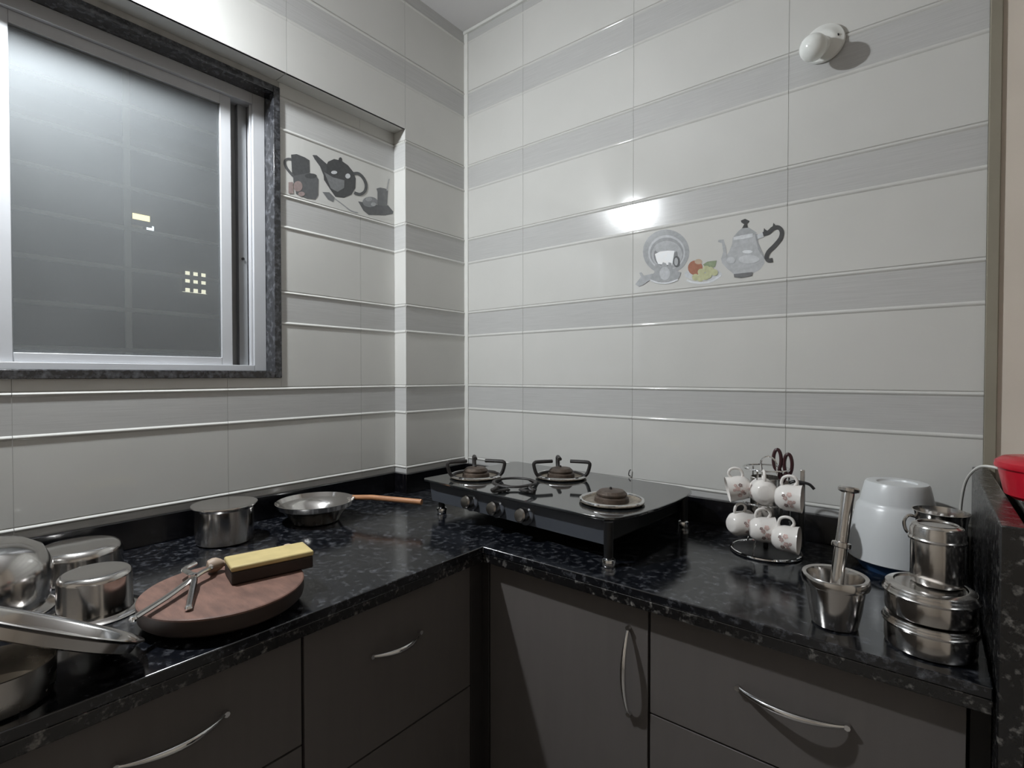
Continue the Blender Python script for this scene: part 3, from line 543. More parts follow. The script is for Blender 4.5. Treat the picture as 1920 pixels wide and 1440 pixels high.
# the house across the lane at night
hx = -9.0
hb = thing('night_house', 'dark house across the lane with two lit windows', 'house', (hx, 3.0, 0))
MB().box((-3, -9, -3), (0, 8, 4.6)).build('wall', NIGHTWALL, hb, smooth=0)
MB().box((-3.2, -9.2, 4.6), (.25, 8.2, 4.8)).build('roof', NIGHTWALL, hb, smooth=0)
def lit_window(y, z, wy, wz, m, bars, name='lit_window'):
    o = MB().box((0, y-wy/2, z-wz/2), (.03, y+wy/2, z+wz/2)).build(name, m, hb, smooth=0)
    fr = MB()
    for i in range(bars + 1):
        yy = y - wy/2 + wy*i/bars
        fr.box((.03, yy-.02, z-wz/2), (.06, yy+.02, z+wz/2))
    fr.box((.03, y-wy/2, z-.10), (.06, y+wy/2, z-.02))
    fr.build('window_bars', NIGHTWALL, o, smooth=0)
WARM = emit('warm_window_light', (1.0, .93, .70), 1.1); YEL = emit('yellow_window_light', (1.0, .80, .36), 2.2); COOL = emit('cool_window_light', (.82, .93, 1.0), 2.6)

# ------------------------------------------------------------------ worktop and cabinets
XE, YE = -.879, .977            # front edges of the two runs
ct = thing('countertop', 'L-shaped black granite worktop with a polished speckled front edge', 'countertop', (0, 0, 0))
poly = [(XR+.001, -1.2), (XE, -1.2), (XE, YE), (.076, YE), (.076, YF-.002), (XP+.002, YF-.002), (XP+.002, PIL_Y-.002), (XR+.001, PIL_Y-.002)]
MB().prism(poly, ZCOUNT-.018, ZCOUNT).build('slab', GRANITE, ct, bevel=.002)
e = MB(); e.box((XE-.045, -1.2, ZCOUNT-.040), (XE-.001, YE-.0, ZCOUNT-.018)); e.box((XE-.045, YE+.001, ZCOUNT-.040), (.076, YE+.045, ZCOUNT-.018))
e.build('edge_strip', GRANITE_EDGE, ct, bevel=.002)
for a, b, lb in [((XR+.001, -1.2, ZCOUNT+.0005), (XR+.016, PIL_Y-.016, .932), 'long black granite skirting along the window wall behind the pans'),
                 ((XP+.001, PIL_Y-.014, ZCOUNT+.0005), (XP+.016, YF-.017, .932), 'short black granite skirting on the pillar left of the stove'),
                 ((XR+.001, PIL_Y-.015, ZCOUNT+.0005), (XP+.0005, PIL_Y-.001, .932), 'tiny black granite skirting on the white side of the pillar'),
                 ((XP+.001, YF-.016, ZCOUNT+.0005), (.076, YF-.001, .932), 'long black granite skirting behind the stove and cup stand')]:
    tag(MB().box(a, b).build('granite_skirting', GRANITE_DARK, bevel=.0015), lb, 'skirting', 'granite skirting of the worktop')

def bow_handle(mb, p0, p1, out, r=.0055, dr=(0,0,0)):
    p0, p1, out, dr = Vector(p0), Vector(p1), Vector(out), Vector(dr)
    pts = []
    for i in range(15):
        t = i / 14; s = math.sin(math.pi * t)
        pts.append(p0.lerp(p1, t) + out * (.004 + .028 * s ** .8) + dr * s)
    mb.tube(pts, [r * (.55 + .6 * math.sin(math.pi * i / 14)) for i in range(15)], 8)
    for p, q in ((p0, pts[1]), (p1, pts[-2])): mb.tube([p - out * .001, p + out * .010], r * .9, 8)
XC, YC = XE - .030, YE + .030       # cabinet faces
Z_TOP, Z_KICK = ZCOUNT - .041, .09
def cabinet(label, axis, a0, a1, fronts):
    """axis 'x': unit of the left run facing +x; 'y': unit of the far run facing -y. fronts: (z0, z1, handle)"""
    c = thing('base_cabinet', label, 'cabinet', ((XC+XR)/2 if axis == 'x' else (a0+a1)/2, (a0+a1)/2 if axis == 'x' else (YC+YF)/2, 0), 0, 'kitchen base cabinets')
    ox, oy = c.location.x, c.location.y
    M = T(-ox, -oy, 0)
    F = .018
    if axis == 'x': MB().box((XR+.02, a0+.001, Z_KICK), (XC-F-.002, a1-.001, Z_TOP), M=M).box((XR+.05, a0+.002, 0), (XC-.07, a1-.002, Z_KICK), M=M).build('carcass', LAMINATE_IN, c, smooth=0)
    else: MB().box((a0+.001, YC+F+.002, Z_KICK), (a1-.001, YF-.02, Z_TOP), M=M).box((a0+.002, YC+.07, 0), (a1-.002, YF-.05, Z_KICK), M=M).build('carcass', LAMINATE_IN, c, smooth=0)
    for nm, z0, z1, h in fronts:
        if axis == 'x': fo = MB().box((XC-F, a0+.0025, z0+.002), (XC, a1-.0025, z1-.002), M=M).build(nm, LAMINATE, c, bevel=.0004, segs=1)
        else: fo = MB().box((a0+.0025, YC, z0+.002), (a1-.0025, YC+F, z1-.002), M=M).build(nm, LAMINATE, c, bevel=.0004, segs=1)
        if h:
            mb = MB()
            if axis == 'x': bow_handle(mb, (XC-ox, h[0]-oy, h[2]), (XC-ox, h[1]-oy, h[3]), (1, 0, 0))
            else: bow_handle(mb, (h[0]-ox, YC-oy, h[2]), (h[1]-ox, YC-oy, h[3]), (0, -1, 0))
            part_label(mb.build('handle', CHROME, fo, smooth=60), 'curved chrome bow handle')
    return c
cabinet('dark laminate drawer unit left of the corner, under the rolling board and pans', 'x', .505, .962, [('drawer', .499, Z_TOP, (.656, .788, .706, .706)), ('drawer', .28, .499, None), ('drawer', Z_KICK, .28, None)])
cabinet('dark laminate drawer unit under the steel pots, lower left edge of the photo', 'x', .04, .504, [('drawer', .602, Z_TOP, (.215, .366, .734, .734)), ('drawer', .36, .602, None), ('drawer', Z_KICK, .36, None)])
cabinet('plain dark laminate cupboard beyond the drawers under the steel pots', 'x', -.62, .039, [('door', Z_KICK, Z_TOP, None)])
cabinet('dark laminate cupboard with upright handle right of the corner, under the stove', 'y', -.884, -.445, [('door', Z_KICK, Z_TOP, (-.489, -.487, .762, .578))])
cabinet('wide dark laminate drawer unit under the cup stand and mortar', 'y', -.444, .052, [('drawer', .596, Z_TOP, (-.269, -.097, .718, .718)), ('drawer', .34, .596, None), ('drawer', Z_KICK, .34, None)])
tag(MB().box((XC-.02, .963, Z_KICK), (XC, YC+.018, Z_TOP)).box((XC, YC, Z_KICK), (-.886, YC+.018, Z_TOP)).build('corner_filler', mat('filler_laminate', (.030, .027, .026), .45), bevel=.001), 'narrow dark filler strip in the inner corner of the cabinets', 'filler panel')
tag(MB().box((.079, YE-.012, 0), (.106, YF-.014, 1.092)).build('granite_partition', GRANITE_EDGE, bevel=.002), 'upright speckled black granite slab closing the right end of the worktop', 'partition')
tag(MB().box((.055, YC+.02, 0), (.078, YF-.02, Z_TOP-.001)).build('gap_shade_strip', LAMINATE_IN, smooth=0), 'black strip standing in for the shade in the gap between the drawers and the granite slab', 'shade strip')  # fills an open gap; the gap's shade is put into its colour

# ------------------------------------------------------------------ lamps
def bulb_fitting(name, label, base, normal, tilt_axis, bulb_mat, cat='lamp', dome=False):
    """round rose on the wall, angled holder, collar and globe bulb"""
    root = thing(name, label, cat, base)
    n = Vector(normal); ax = Vector(tilt_axis).normalized()
    A = align(n); B = T(*(n * .07)) @ align(ax) if dome else align(ax)
    if dome: MB().tube([n * .012, n * .075, n * .07 + ax * .02], .009, 14).build('neck', LAMP_WHITE, root)
    rose = MB().lathe([(0,0),(.046,0),(.048,.004),(.046,.010),(.036,.014),(.030,.020),(.022,.022),(0,.022)], 36, M=A).build('rose', LAMP_WHITE, root)
    MB().lathe([(0,0),(.003,0),(.003,.002),(0,.002)], 10, M=A @ T(.033, .004, .0155)).build('screw', BLACK, rose)
    MB().lathe([(0,.010),(.021,.010),(.021,.040),(.024,.041),(.024,.050),(.020,.051),(0,.051)], 28, M=B).build('holder', LAMP_WHITE, root)
    if dome:                                             # unseen fitting: neck, deep opaque collar and flat half-globe shaped to throw light down
        MB().lathe([(0,.0505),(.0165,.0505),(.021,.056),(.028,.074),(.0310,.090),(.0310,.0905),(0,.0905)], 32, M=B).build('collar', LAMP_WHITE, root)
        MB().lathe([(0,.0906),(.0300,.0906)] + [(.0300*math.cos(a), .0910 + .0225*math.sin(a)) for a in [math.radians(90*i/12) for i in range(12)]] + [(0, .1135)], 36, M=B).build('globe', bulb_mat, root)
        return root
    MB().lathe([(0,.0505),(.0165,.0505),(.021,.056),(.026,.066),(.0295,.074),(.0300,.0745),(0,.0745)], 32, M=B).build('collar', LAMP_WHITE, root)
    MB().lathe([(0,.0746),(.0300,.0746)] + [(.0312*math.cos(a), .0840 + .0312*math.sin(a)) for a in [math.radians(-17 + 107*i/14) for i in range(15)]][:-1] + [(0, .1152)], 36, M=B).build('globe', bulb_mat, root)
    return root
LIT = emit('lit_globe', (.93, .97, 1.0), LAMP_STRENGTH)
OPAL = mat('opal_globe', (.88, .90, .87), .15, 0, .02, 6)
bulb_fitting('wall_lamp', 'unlit white globe bulb in an angled holder high on the right wall', (-.219, YF - .001, 2.150), (0, -1, 0), (-.17, -1, -.52), OPAL)
bulb_fitting('wall_lamp', 'lit white globe bulb on the beam above the window, its collar shaped to aim the light down', (XP + .001, .20, 2.400), (1, 0, 0), (.35, 0, -.94), LIT, dome=True)
lit_window(.24, 2.745, .34, .32, WARM, 3)
lit_window(-.47, 3.565, .26, .14, YEL, 1)
lit_window(-.36, 3.445, .14, .10, COOL, 1)

# ------------------------------------------------------------------ gas stove
SA = -3.66
stove = thing('gas_stove', 'black glass three-burner gas stove standing in the corner of the worktop', 'stove', (-.901, 1.071, ZCOUNT), math.radians(SA))
top = [(-.345, .0), (.30, .0)] + [(.335 + .012*math.sin(t*math.pi/2), .012 + .10*t) for t in (0, .5, 1)]
top = [(-.345, .012), (-.335, .003), (-.30, 0), (.29, 0), (.328, .004), (.352, .03), (.368, .09), (.377, .17), (.379, .26), (.374, .34), (.362, .40), (.345, .43), (.315, .444), (-.33, .444), (-.345, .43)]
GT = .110
MB().prism(top, GT-.007, GT).build('glass_top', GLASS_TOP, stove, bevel=.0015, smooth=40)
body = MB(); body.box((-.325, .028, .040), (.318, .425, GT-.007))
body.build('body', BLACK, stove, bevel=.006)
pn = MB(); pn.add([(-.325,.027,.038),(.318,.027,.038),(.318,.016,GT-.008),(-.325,.016,GT-.008),(-.325,.034,.038),(.318,.034,.038),(.318,.03,GT-.008),(-.325,.03,GT-.008)],
       [(0,1,2,3),(4,7,6,5),(0,4,5,1),(3,2,6,7),(0,3,7,4),(1,5,6,2)])
panel = pn.build('front_panel', PANEL, stove, bevel=.001)
for kx in (-.135, -.030, .075):
    M = T(kx, .021, .066) @ RX(80)
    k = MB().lathe([(0,-.001),(.026,-.001),(.026,.003),(.023,.006),(0,.006)], 30, M=M).build('knob', PANEL, stove)
    MB().lathe([(0,.006),(.016,.006),(.0155,.012),(.0185,.020),(.0185,.027),(.015,.031),(0,.032)], 28, M=M).build('knob_cap', DARKSTEEL, k)
for lx, ly in ((-.300, .025), (.335, -.012), (-.300, .40), (.330, .40)):
    lg = MB().lathe([(0,.012),(.010,.012),(.011,.05),(.011,GT-.008),(0,GT-.008)], 20, M=T(lx, ly + .02, 0)).build('leg', BLACK, stove)
    MB().lathe([(0,0),(.014,0),(.0155,.003),(.0150,.008),(.0165,.010),(.0155,.016),(.011,.019),(0,.019)], 24, M=T(lx, ly + .02, 0)).build('foot', CHROME, lg)
def burner(x, y, R, cap):
    b = MB().lathe([(R*.55,.002),(R-.012,.001),(R-.006,.002),(R,.005),(R,.008),(R-.005,.0095),(R-.009,.007),(R-.014,.003),(R*.5,.004),(.0,.004)], 44, M=T(x, y, GT)).build('drip_tray', TRAYM, stove)
    MB().tube([(x + (R-.004)*math.cos(t), y + (R-.004)*math.sin(t), GT+.0075) for t in [2*math.pi*i/40 for i in range(40)]], .0042, 8, closed=True).build('tray_rim', CHROME, b)
    h = MB().lathe([(0,.004),(cap*1.15,.004),(cap*1.10,.014),(cap*.95,.018),(cap,.020),(cap,.024),(cap*.80,.031),(cap*.3,.033),(0,.033)], 36, M=T(x, y, GT)).build('burner_head', BRASS_SOOT, stove)
    MB().lathe([(0,.033),(.004,.033),(.003,.038),(0,.039)], 10, M=T(x - .004, y + .002, GT)).build('burner_pin', IRON, h)
B = [(-.232, .130, .083, .038), (-.027, .308, .081, .038), (.262, .140, .083, .039)]
for b in B: burner(*b)
def support_mesh(R, h, arms, rot):
    mb = MB()
    mb.tube([(R*math.cos(t), R*math.sin(t), .007) for t in [2*math.pi*i/36 for i in range(36)]], .0050, 8, closed=True)
    for i in range(arms):
        a = math.radians(rot[i] if isinstance(rot, list) else rot + 360*i/arms); c, s = math.cos(a), math.sin(a)
        pts = [(R*.98, .007), (R+.012, .018), (R+.020, h-.010), (R+.017, h-.002), (R+.006, h), (R*.42, h)]
        mb.tube(smooth_path([(c*p, s*p, z) for p, z in pts], 4), .0070, 8, flat=.8)
    return mb
support_mesh(.074, .054, 3, [140, 246, 30]).build('pan_support', IRON, stove).location = (-.232, .130, GT)
support_mesh(.072, .054, 3, [134, 240, 24]).build('pan_support', IRON, stove).location = (-.027, .308, GT)
ls = support_mesh(.060, .030, 4, 20).build('pan_support', IRON)
ls.location = (-.915, 1.150, ZCOUNT + GT + .0262); ls.rotation_euler = (math.pi, 0, math.radians(10)); ls.scale = (1, 1, .70)
tag(ls, 'loose black iron pan support lying upside down on the stove glass between the burners', 'pan support')

# ------------------------------------------------------------------ far run: cup stand, cups, scissors
SX, SY = -.308, 1.385
st = thing('cup_stand', 'chrome wire cup stand with a steel cutlery holder, by the wall right of the stove', 'cup stand', (SX, SY, ZCOUNT))
def ring(R, z, r=.0028, n=44): return [(R*math.cos(2*math.pi*i/n), R*math.sin(2*math.pi*i/n), z) for i in range(n)]
MB().tube(ring(.078, .004), .0036, 8, closed=True).build('base_ring', CHROME, st)
MB().lathe([(0,.003),(.074,.003),(.074,.005),(.05,.010),(0,.011)], 40).build('base_plate', BLACK, st)
for z, n in ((.124, 'lower_ring'), (.208, 'upper_ring')): MB().tube(ring(.052, z), .0022, 8, closed=True).build(n, CHROME, st)
MB().lathe([(0,.075),(.034,.075),(.036,.078),(.036,.185),(.034,.186),(.033,.080),(0,.079)], 32).build('cutlery_holder', STEEL_DULL, st)
MB().tube([(0,0,.010),(0,0,.078)], .006, 10).build('post', BLACK, st)
for a in (20, 140, 260):
    c, s = math.cos(math.radians(a)), math.sin(math.radians(a))
    MB().tube([(.070*c,.070*s,.006),(.052*c,.052*s,.06),(.050*c,.050*s,.205)], .0022, 8).build('wire', CHROME, st)
MB().tube(smooth_path([(-.004,-.028,.207),(-.004,-.034,.230),(.012,-.034,.242),(.028,-.034,.230),(.030,-.028,.200)], 6), .0022, 8).build('wire_loop', CHROME, st)
# dark upright with two curved hooks at the right of the stand
up = MB(); up.box((.072, -.006, .03), (.084, .006, .185))
up.build('upright', BLACK, st, bevel=.002)
hk = MB(); hk.tube(smooth_path([(.052,-.004,.178),(.064,-.004,.184),(.078,-.004,.183),(.094,-.004,.180),(.104,-.004,.170)], 5), .0034, 8)
hk.build('hook', BLACK, st)
MB().box((.0745, -.004, .184), (.0835, .004, .212)).build('upright_tip', STEEL_DULL, st, bevel=.001)

def cup_parts():
    # axis along +Z here (mouth at +Z); turned on its side when hung
    b = MB().lathe([(0,0),(.016,0),(.020,.002),(.0285,.012),(.0315,.026),(.0315,.042),(.0330,.056),(.0335,.058),(.0322,.058),(.0303,.042),(.0303,.026),(.0270,.013),(.018,.004),(0,.003)], 36)
    h = MB().tube(smooth_path([(.030,0,.042),(.040,0,.047),(.0505,0,.041),(.0525,0,.028),(.047,0,.017),(.036,0,.013),(.029,0,.014)], 5), .0036, 8)
    ps_ = []
    def flower(p, cx, cz, s, mi):
        for k in range(5):
            t = 2*math.pi*k/5
            u, v = cx + s*.75*math.cos(t), cz + s*.75*math.sin(t)
            poly = [(u + s*.55*math.cos(q), v + s*.55*math.sin(q)) for q in [2*math.pi*i/8 for i in range(8)]]
            p.add([((.0321 if zz > .026 else .0321-(.026-zz)*.20)*math.cos(a/.031), (.0321 if zz > .026 else .0321-(.026-zz)*.20)*math.sin(a/.031), zz) for a, zz in poly], [tuple(range(8))], mi)
    for base in (math.pi*.5, math.pi*1.5):
        p = MB(); ps_.append(p)
        for da, cz, s, mi in ((-.013,.034,.0048,0),(-.004,.026,.0042,0),(.005,.036,.0048,0),(.013,.028,.0040,1),(-.010,.022,.0032,1),(.003,.045,.0032,0),(.014,.040,.0034,0)):
            flower(p, base*.031 + da, cz, s, mi)
    return b, h, ps_
def hang_cup(label, pos, yaw, tilt=0, first=[None]):
    """pos: centre of the body; yaw: direction the mouth faces; handle on top"""
    r = thing('tea_cup', label, 'cup', pos, 0, 'flowered tea cups on the wire stand')
    M = RZ(yaw) @ RY(90 + tilt) @ Matrix.Scale(.94, 4) @ T(0, 0, -.030) @ RZ(180)
    if first[0] is None:
        b, h, p = cup_parts()
        first[0] = (b.build('body', CERAMIC, r, smooth=50), h.build('cup_handle', CERAMIC, r, smooth=60), *[q.build('flower_print', [PRINT_RED, PRINT_DARK], r, smooth=0) for q in p])
        ks = first[0]
    else:
        ks = []
        for s in first[0]:
            c = s.copy(); COL.objects.link(c); c.parent = r; ks.append(c)
    for k in ks: k.matrix_basis = M
    return r
hang_cup('white flowered tea cup, left of the lower row, its mouth turned away', (-.357, 1.341, .931), 55)
hang_cup('white flowered tea cup hanging in the middle of the lower row', (-.301, 1.323, .931), 22)
hang_cup('white flowered tea cup, right of the lower row, open mouth showing', (-.248, 1.306, .924), 0)
hang_cup('white flowered tea cup, left of the upper row, mouth to the left', (-.362, 1.345, 1.018), 205, 12)
hang_cup('white flowered tea cup, middle of the upper row, its round base showing', (-.300, 1.326, 1.020), 110, 5)
hang_cup('white flowered tea cup, right of the upper row, open mouth showing', (-.243, 1.309, 1.018), 2)

sc = thing('scissors', 'scissors with dark maroon handles standing in the cutlery holder', 'scissors', (-.284, 1.390, .938))
MB().box((-.006,-.0012,0),(.004,.0012,.105), M=RY(6)).build('blade', STEEL, sc, smooth=0)
MB().box((-.004,.0014,0),(.006,.0036,.105), M=RY(10)).build('blade', STEEL, sc, smooth=0)
for dx, zz in ((-.001, .152), (.023, .143)):
    lp = [(dx + .0085*math.cos(t), 0, zz + .025*math.sin(t)) for t in [2*math.pi*i/24 for i in range(24)]]
    MB().tube(lp, .0042, 8, closed=True).tube([(.010, 0, .100), (dx + (.003 if dx < .01 else -.003), 0, zz - .022)], .006, 8).build('grip', MAROON, sc)

# ------------------------------------------------------------------ mortar and pestle
mo = tag(MB().lathe([(r_ * .88, z_) for r_, z_ in [(0,0),(.036,0),(.040,.003),(.046,.03),(.052,.070),(.058,.072),(.0595,.076),(.0590,.086),(.0570,.0885),(.050,.087),(.0475,.080),(.043,.045),(.036,.018),(.02,.010),(0,.009)]], 48).build('mortar', STEEL), 'heavy steel mortar with a thick rim at the front edge of the worktop', 'mortar')
mo.location = (-.123, 1.056, ZCOUNT)
pe = thing('pestle', 'ringed steel pestle leaning in the mortar', 'pestle', (-.126, 1.048, ZCOUNT + .016))
d = Vector((-.1080, 1.100, 1.096)) - Vector((-.126, 1.048, ZCOUNT + .016)); PL = d.length
PM = align(d)
MB().lathe([(0,0),(.008,.001),(.0125,.006),(.0125,.02),(.0108,.04),(.0100,.125),(.0100,PL-.012),(.0095,PL-.010),(0,PL-.010)], 28, M=PM).build('shaft', STEEL, pe)
MB().lathe([(.009,.118),(.0150,.120),(.0155,.124),(.0150,.128),(.009,.130)], 28, M=PM).build('collar', STEEL, pe)
MB().lathe([(0,PL-.012),(.0100,PL-.011),(.0165,PL-.008),(.0170,PL-.003),(.015,PL),(0,PL+.001)], 28, M=PM).build('top_knob', STEEL, pe)

# ------------------------------------------------------------------ white tub on a blue dish
bd = tag(MB().lathe([(0,0),(.066,0),(.080,.020),(.084,.024),(.081,.0245),(.066,.006),(0,.005)], 44).build('dish', BLUE_PLASTIC), 'blue plastic dish under the upturned white tub', 'dish')
bd.location = (-.052, 1.446, ZCOUNT)
tb = thing('plastic_tub', 'tall white plastic tub standing upside down by the wall', 'tub', (-.052, 1.446, ZCOUNT + .0245))
MB().lathe([(.089,.0),(.0915,.002),(.091,.010),(.087,.055),(.0765,.116),(.0715,.123),(.0690,.127),(.0685,.130),(.0605,.167),(.0575,.172),(.053,.173),(.038,.1715),(.036,.1675),(.034,.1675),(0,.1678)], 56).build('shell', WHITE_PLASTIC, tb, smooth=40)
MB().box((.083, -.014, .048), (.096, .004, .070), M=RZ(-50)).build('lug', WHITE_PLASTIC, tb, bevel=.003)

# ------------------------------------------------------------------ steel tins
def tin(label, r, h, loc, lid_h, name='steel_tin', group=None):
    t = thing(name, label, 'tin', loc, 0, group)
    MB().lathe([(0,0),(r-.005,0),(r-.001,.003),(r,.008),(r,h-.006),(r-.001,h-.004),(0,h-.004)], 52).build('body', STEEL, t)
    MB().lathe([(r+.0012,h-lid_h),(r+.0030,h-lid_h-.001),(r+.0036,h-lid_h+.002),(r+.0022,h-lid_h+.004),(r+.0016,h-lid_h+.006),(r+.0012,h-.009),(r-.002,h-.003),(r-.009,h),(r*.80,h),(r*.77,h-.0025),(0,h-.0025)], 52).build('lid', STEEL, t)
    return t
BX, BY = .006, 1.062
tin('wide steel tin at the bottom of the stack by the granite slab', .0595, .052, (BX, BY, ZCOUNT), .014, group='stacked steel tins')
tin('wide steel tin in the middle of the stack by the granite slab', .0595, .050, (BX, BY, ZCOUNT + .0525), .016, group='stacked steel tins')
tin('narrow tall steel tin on top of the stack by the granite slab', .0345, .098, (BX + .008, BY + .014, ZCOUNT + .1000), .026, group='stacked steel tins')
jg = thing('steel_jug', 'open steel jug behind the stacked tins, white garlic showing at its rim', 'jug', (.021, 1.235, ZCOUNT))
MB().lathe([(0,0),(.034,0),(.037,.004),(.038,.165),(.041,.182),(.0430,.186),(.0412,.1865),(.037,.168),(.035,.006),(0,.005)], 44).build('body', STEEL, jg)
MB().tube(smooth_path([(-.037,-.011,.172),(-.047,-.017,.174),(-.053,-.019,.162),(-.049,-.017,.144),(-.037,-.011,.139)], 5), .003, 8).build('jug_handle', STEEL, jg)
for i, (gx_, gy_, gz_) in enumerate(((.002,-.014,.166),(-.014,.008,.163),(.017,.012,.160))):
    gq = MB().lathe([(0,-.014),(.008,-.013),(.0145,-.004),(.013,.005),(.005,.011),(.0025,.018),(0,.019)], 16).build('garlic_bulb', MATW)
    gq.location = (.021 + gx_, 1.235 + gy_, ZCOUNT + gz_)
    tag(gq, ['white garlic bulb nearest in the steel jug', 'white garlic bulb at the left in the steel jug', 'white garlic bulb at the back of the steel jug'][i], 'garlic', 'garlic bulbs in the jug')

# ------------------------------------------------------------------ right of the slab: fridge, mat, red pot, cable
fr = thing('fridge', 'low black fridge beyond the granite slab at the right edge', 'fridge', (.42, 1.28, 0))
MB().box((-.295, -.25, .04), (.33, .27, 1.075)).build('body', FRIDGEM, fr, bevel=.008)
MB().box((-.295, -.30, .06), (.33, -.252, 1.070)).build('door', FRIDGEM, fr, bevel=.010)
for lx in (-.27, .30): MB().box((lx-.02, -.22, 0), (lx+.02, -.18, .04)).build('foot', BLACK, fr)
tag(MB().box((.128, 1.03, 1.0755), (.70, 1.52, 1.0905)).build('mat', MATW, bevel=.003), 'white mat on top of the black fridge', 'mat')
rp = thing('red_pot', 'red plastic pot with a lid and dark red knob at the right edge', 'pot', (.168, 1.205, 1.0925))
MB().lathe([(0,0),(.058,0),(.066,.006),(.073,.040),(.075,.052),(0,.052)], 48).build('body', RED_PLASTIC, rp)
MB().lathe([(.074,.050),(.0785,.050),(.0795,.054),(.078,.060),(.070,.066),(.035,.070),(0,.071)], 48).build('lid', RED_PLASTIC, rp)
MB().lathe([(0,.070),(.020,.070),(.018,.078),(.030,.088),(.032,.093),(.026,.099),(0,.101)], 32).build('knob', DARKRED, rp)
cb = MB().tube(smooth_path([(.055,1.475,.870),(.058,1.462,.94),(.057,1.45,1.006),(.060,1.42,1.06),(.066,1.39,1.092),(.078,1.35,1.117),(.092,1.31,1.126),(.118,1.30,1.120),(.150,1.32,1.097),(.20,1.36,1.094)], 8), .0026, 8).build('cable', CABLE)
tag(cb, 'thin white cable arching from behind the tins over the granite slab', 'cable')

# ------------------------------------------------------------------ left run: pans, board, tongs
pan = thing('steel_pan', 'shallow steel pan with a long wooden handle at the back of the left worktop', 'pan', (-1.425, .835, ZCOUNT))
MB().lathe([(0,0),(.060,0),(.066,.003),(.076,.022),(.094,.042),(.105,.047),(.108,.055),(.111,.0605),(.112,.0625),(.110,.0630),(.103,.050),(.092,.045),(.073,.026),(.062,.008),(0,.007)], 56).build('bowl', STEEL, pan)
MB().tube([(.030,.104,.056),(.100,.128,.062),(.258,.190,.060)], [.0075,.0080,.0085], 12).build('handle', WOOD_HANDLE, pan)
MB().lathe([(0,0),(.0095,0),(.0095,.016),(0,.016)], 16, M=T(.022,.101,.055) @ align((.07,.026,.005))).build('ferrule', STEEL, pan)
pt = thing('lidded_pot', 'steel pot covered by a flat steel lid at the back by the tiles', 'pot', (-1.440, .585, ZCOUNT))
MB().lathe([(0,0),(.062,0),(.067,.004),(.069,.02),(.069,.088),(.074,.094),(.074,.096),(0,.096)], 48).build('body', STEEL, pt)
MB().lathe([(.076,.0965),(.0785,.0975),(.0780,.1000),(.072,.1015),(.064,.1005),(0,.1005)], 48).build('lid', STEEL, pt)

bl = thing('yellow_topped_block', 'dark wooden block with a pale yellow top lying on the rolling board', 'wooden block', (-1.020, .498, ZCOUNT + .0460), math.radians(77))
MB().box((-.074, -.036, .0), (.074, .036, .0245)).build('body', WOOD_DARK_OR_SHADE, bl, bevel=.003)
MB().box((-.075, -.037, .0247), (.075, .037, .0350)).build('top', YELLOW, bl, bevel=.003)
rpn = thing('rolling_pin', 'wooden rolling pin behind the yellow-topped block, only its pale round knob showing', 'rolling pin', (-1.082, .492, ZCOUNT + .0606), math.radians(77))
MB().lathe([(0,-.046),(.010,-.046),(.0130,-.041),(.0142,0),(.0130,.041),(.010,.046),(0,.046)], 28, M=RY(90)).build('barrel', WOOD_DARK_OR_SHADE, rpn)
for sg in (-1, 1): MB().lathe([(0,.045),(.0062,.045),(.0058,.052),(.0100,.057),(.0140,.065),(.0142,.072),(.0110,.080),(0,.083)], 22, M=RY(90 * sg)).build('knob', WOOD_KNOB, rpn)

cbd = thing('rolling_board', 'round reddish wooden rolling board with shade coloured into its sides on the left worktop', 'rolling board', (-1.015, .412, ZCOUNT))
MB().lathe([(0,.012),(.128,.012),(.134,.017),(.136,.026),(.1355,.041),(0,.041)], 64).build('rim', WOOD_DARK_OR_SHADE, cbd)  # sides blackened: shade away from the lamp is put into their colour
MB().lathe([(0,.0412),(.1358,.0412),(.1358,.044),(.1338,.0455),(0,.0455)], 64).build('top', WOOD_BOARD, cbd)
for a in (30, 150, 270): MB().lathe([(0,0),(.016,0),(.018,.004),(.015,.0125),(0,.0125)], 20, M=T(.085*math.cos(math.radians(a)), .085*math.sin(math.radians(a)), 0)).build('foot', WOOD_DARK_OR_SHADE, cbd)

TZ = ZCOUNT + .0455
tg = thing('tongs', 'open steel pot tongs lying across the rolling board', 'tongs', (-1.055, .372, TZ))
def tl(p): return Vector(p) - Vector((-1.055, .372, TZ))
jaw1 = MB().tube([tl(p) for p in smooth_path([(-.968,.258,TZ+.010),(-1.010,.316,TZ+.012),(-1.050,.366,TZ+.016),(-1.068,.392,TZ+.018),(-1.080,.412,TZ+.018),(-1.112,.424,TZ+.018)], 5)], .0056, 8, flat=.7)
jaw1.build('arm', STEEL, tg)
jaw2 = MB().tube([tl(p) for p in smooth_path([(-.955,.330,TZ+.005),(-1.000,.350,TZ+.010),(-1.050,.372,TZ+.018),(-1.085,.373,TZ+.020),(-1.110,.376,TZ+.018),(-1.128,.402,TZ+.018)], 5)], .0056, 8, flat=.7)
jaw2.build('arm', STEEL, tg)
MB().lathe([(0,-.003),(.007,-.002),(.007,.010),(0,.012)], 16, M=T(*tl((-1.056,.372,TZ+.014)))).build('rivet', CHROME, tg)
for p in ((-.966,.2555,TZ+.010), (-.953,.329,TZ+.005)):
    MB().lathe([(0,-.006),(.0045,-.004),(.0062,0),(.0045,.004),(0,.006)], 14, M=T(*tl(p))).build('ball_end', CHROME, tg)

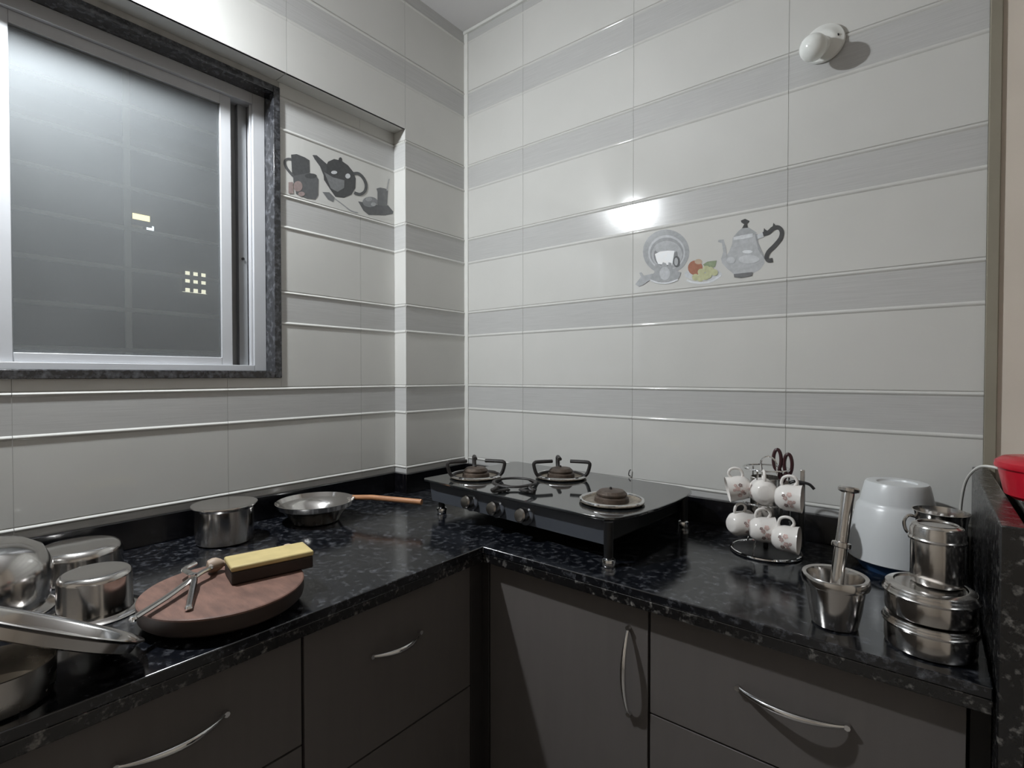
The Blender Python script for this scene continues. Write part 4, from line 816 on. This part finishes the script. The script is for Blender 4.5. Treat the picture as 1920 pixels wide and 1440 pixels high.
# steel vessels draining at the left end
def upturned(name, label, r, h, loc, lip=.010, group='steel pots drying on the left worktop', round_=.012):
    t = thing(name, label, 'pot', loc, 0, group)
    prof = [(r-.004,.001),(r+lip,0),(r+lip+.0015,.0015),(r+lip,.003),(r+.002,.006),(r,.012)]
    n = 6
    prof += [(r-round_*.4*0, h-round_)]
    prof += [(r - round_ + round_*math.cos(math.pi/2*i/n), h - round_ + round_*math.sin(math.pi/2*i/n)) for i in range(1, n)]
    prof += [(r-round_, h), (r*.5, h+.0012), (0, h+.0015)]
    MB().lathe(prof, 52).build('body', STEEL, t)
    return t
p3 = upturned('upturned_pot', 'small steel pot standing upside down beside the rolling board', .056, .078, (-1.190, .258, ZCOUNT), .017)
p2 = upturned('upturned_pot', 'wide steel pot upside down against the granite skirting at the back left', .080, .066, (-1.452, .285, ZCOUNT), .005, round_=.020)
p1 = thing('deep_pot', 'large round-bellied steel pot upside down, cut by the left edge of the photo', 'pot', (-1.330, .122, ZCOUNT), 0, 'steel pots drying on the left worktop')
MB().lathe([(.090,.001),(.104,0),(.1055,.002),(.104,.004),(.092,.010),(.098,.030),(.102,.055),(.099,.085),(.086,.112),(.062,.128),(.031,.134),(0,.135)], 56).build('body', STEEL, p1)
p5 = thing('steel_pot', 'upright steel pot at the front edge under the tilted tray, lower left', 'pot', (-.962, .100, ZCOUNT), 0, 'steel pots drying on the left worktop')
MB().lathe([(0,0),(.054,0),(.060,.004),(.062,.012),(.0635,.045),(.064,.051),(.062,.0515),(.061,.045),(.059,.012),(0,.006)], 52).build('body', STEEL_DULL, p5)
tr = thing('steel_tray', 'round steel tray tilted on top of the front pot, lower left', 'tray', (-.980, .140, ZCOUNT + .072))
tr.rotation_euler = (math.radians(-30), math.radians(-10), 0)
MB().lathe([(0,-.002),(.120,-.002),(.126,0),(.130,.013),(.135,.016),(.1365,.0175),(.135,.019),(.128,.016),(.126,.013),(.122,.001),(0,.0008)], 60).build('body', STEEL, tr)

# small wire hook stuck in the tile joint behind the stove
hw = MB().tube(smooth_path([(-.757, 1.5595, .967), (-.757, 1.552, .969), (-.756, 1.548, .976), (-.754, 1.550, .986), (-.751, 1.553, .988)], 5), .0016, 6).build('wall_hook', IRON)
tag(hw, 'tiny dark wire hook on the tiles behind the right burner', 'hook')
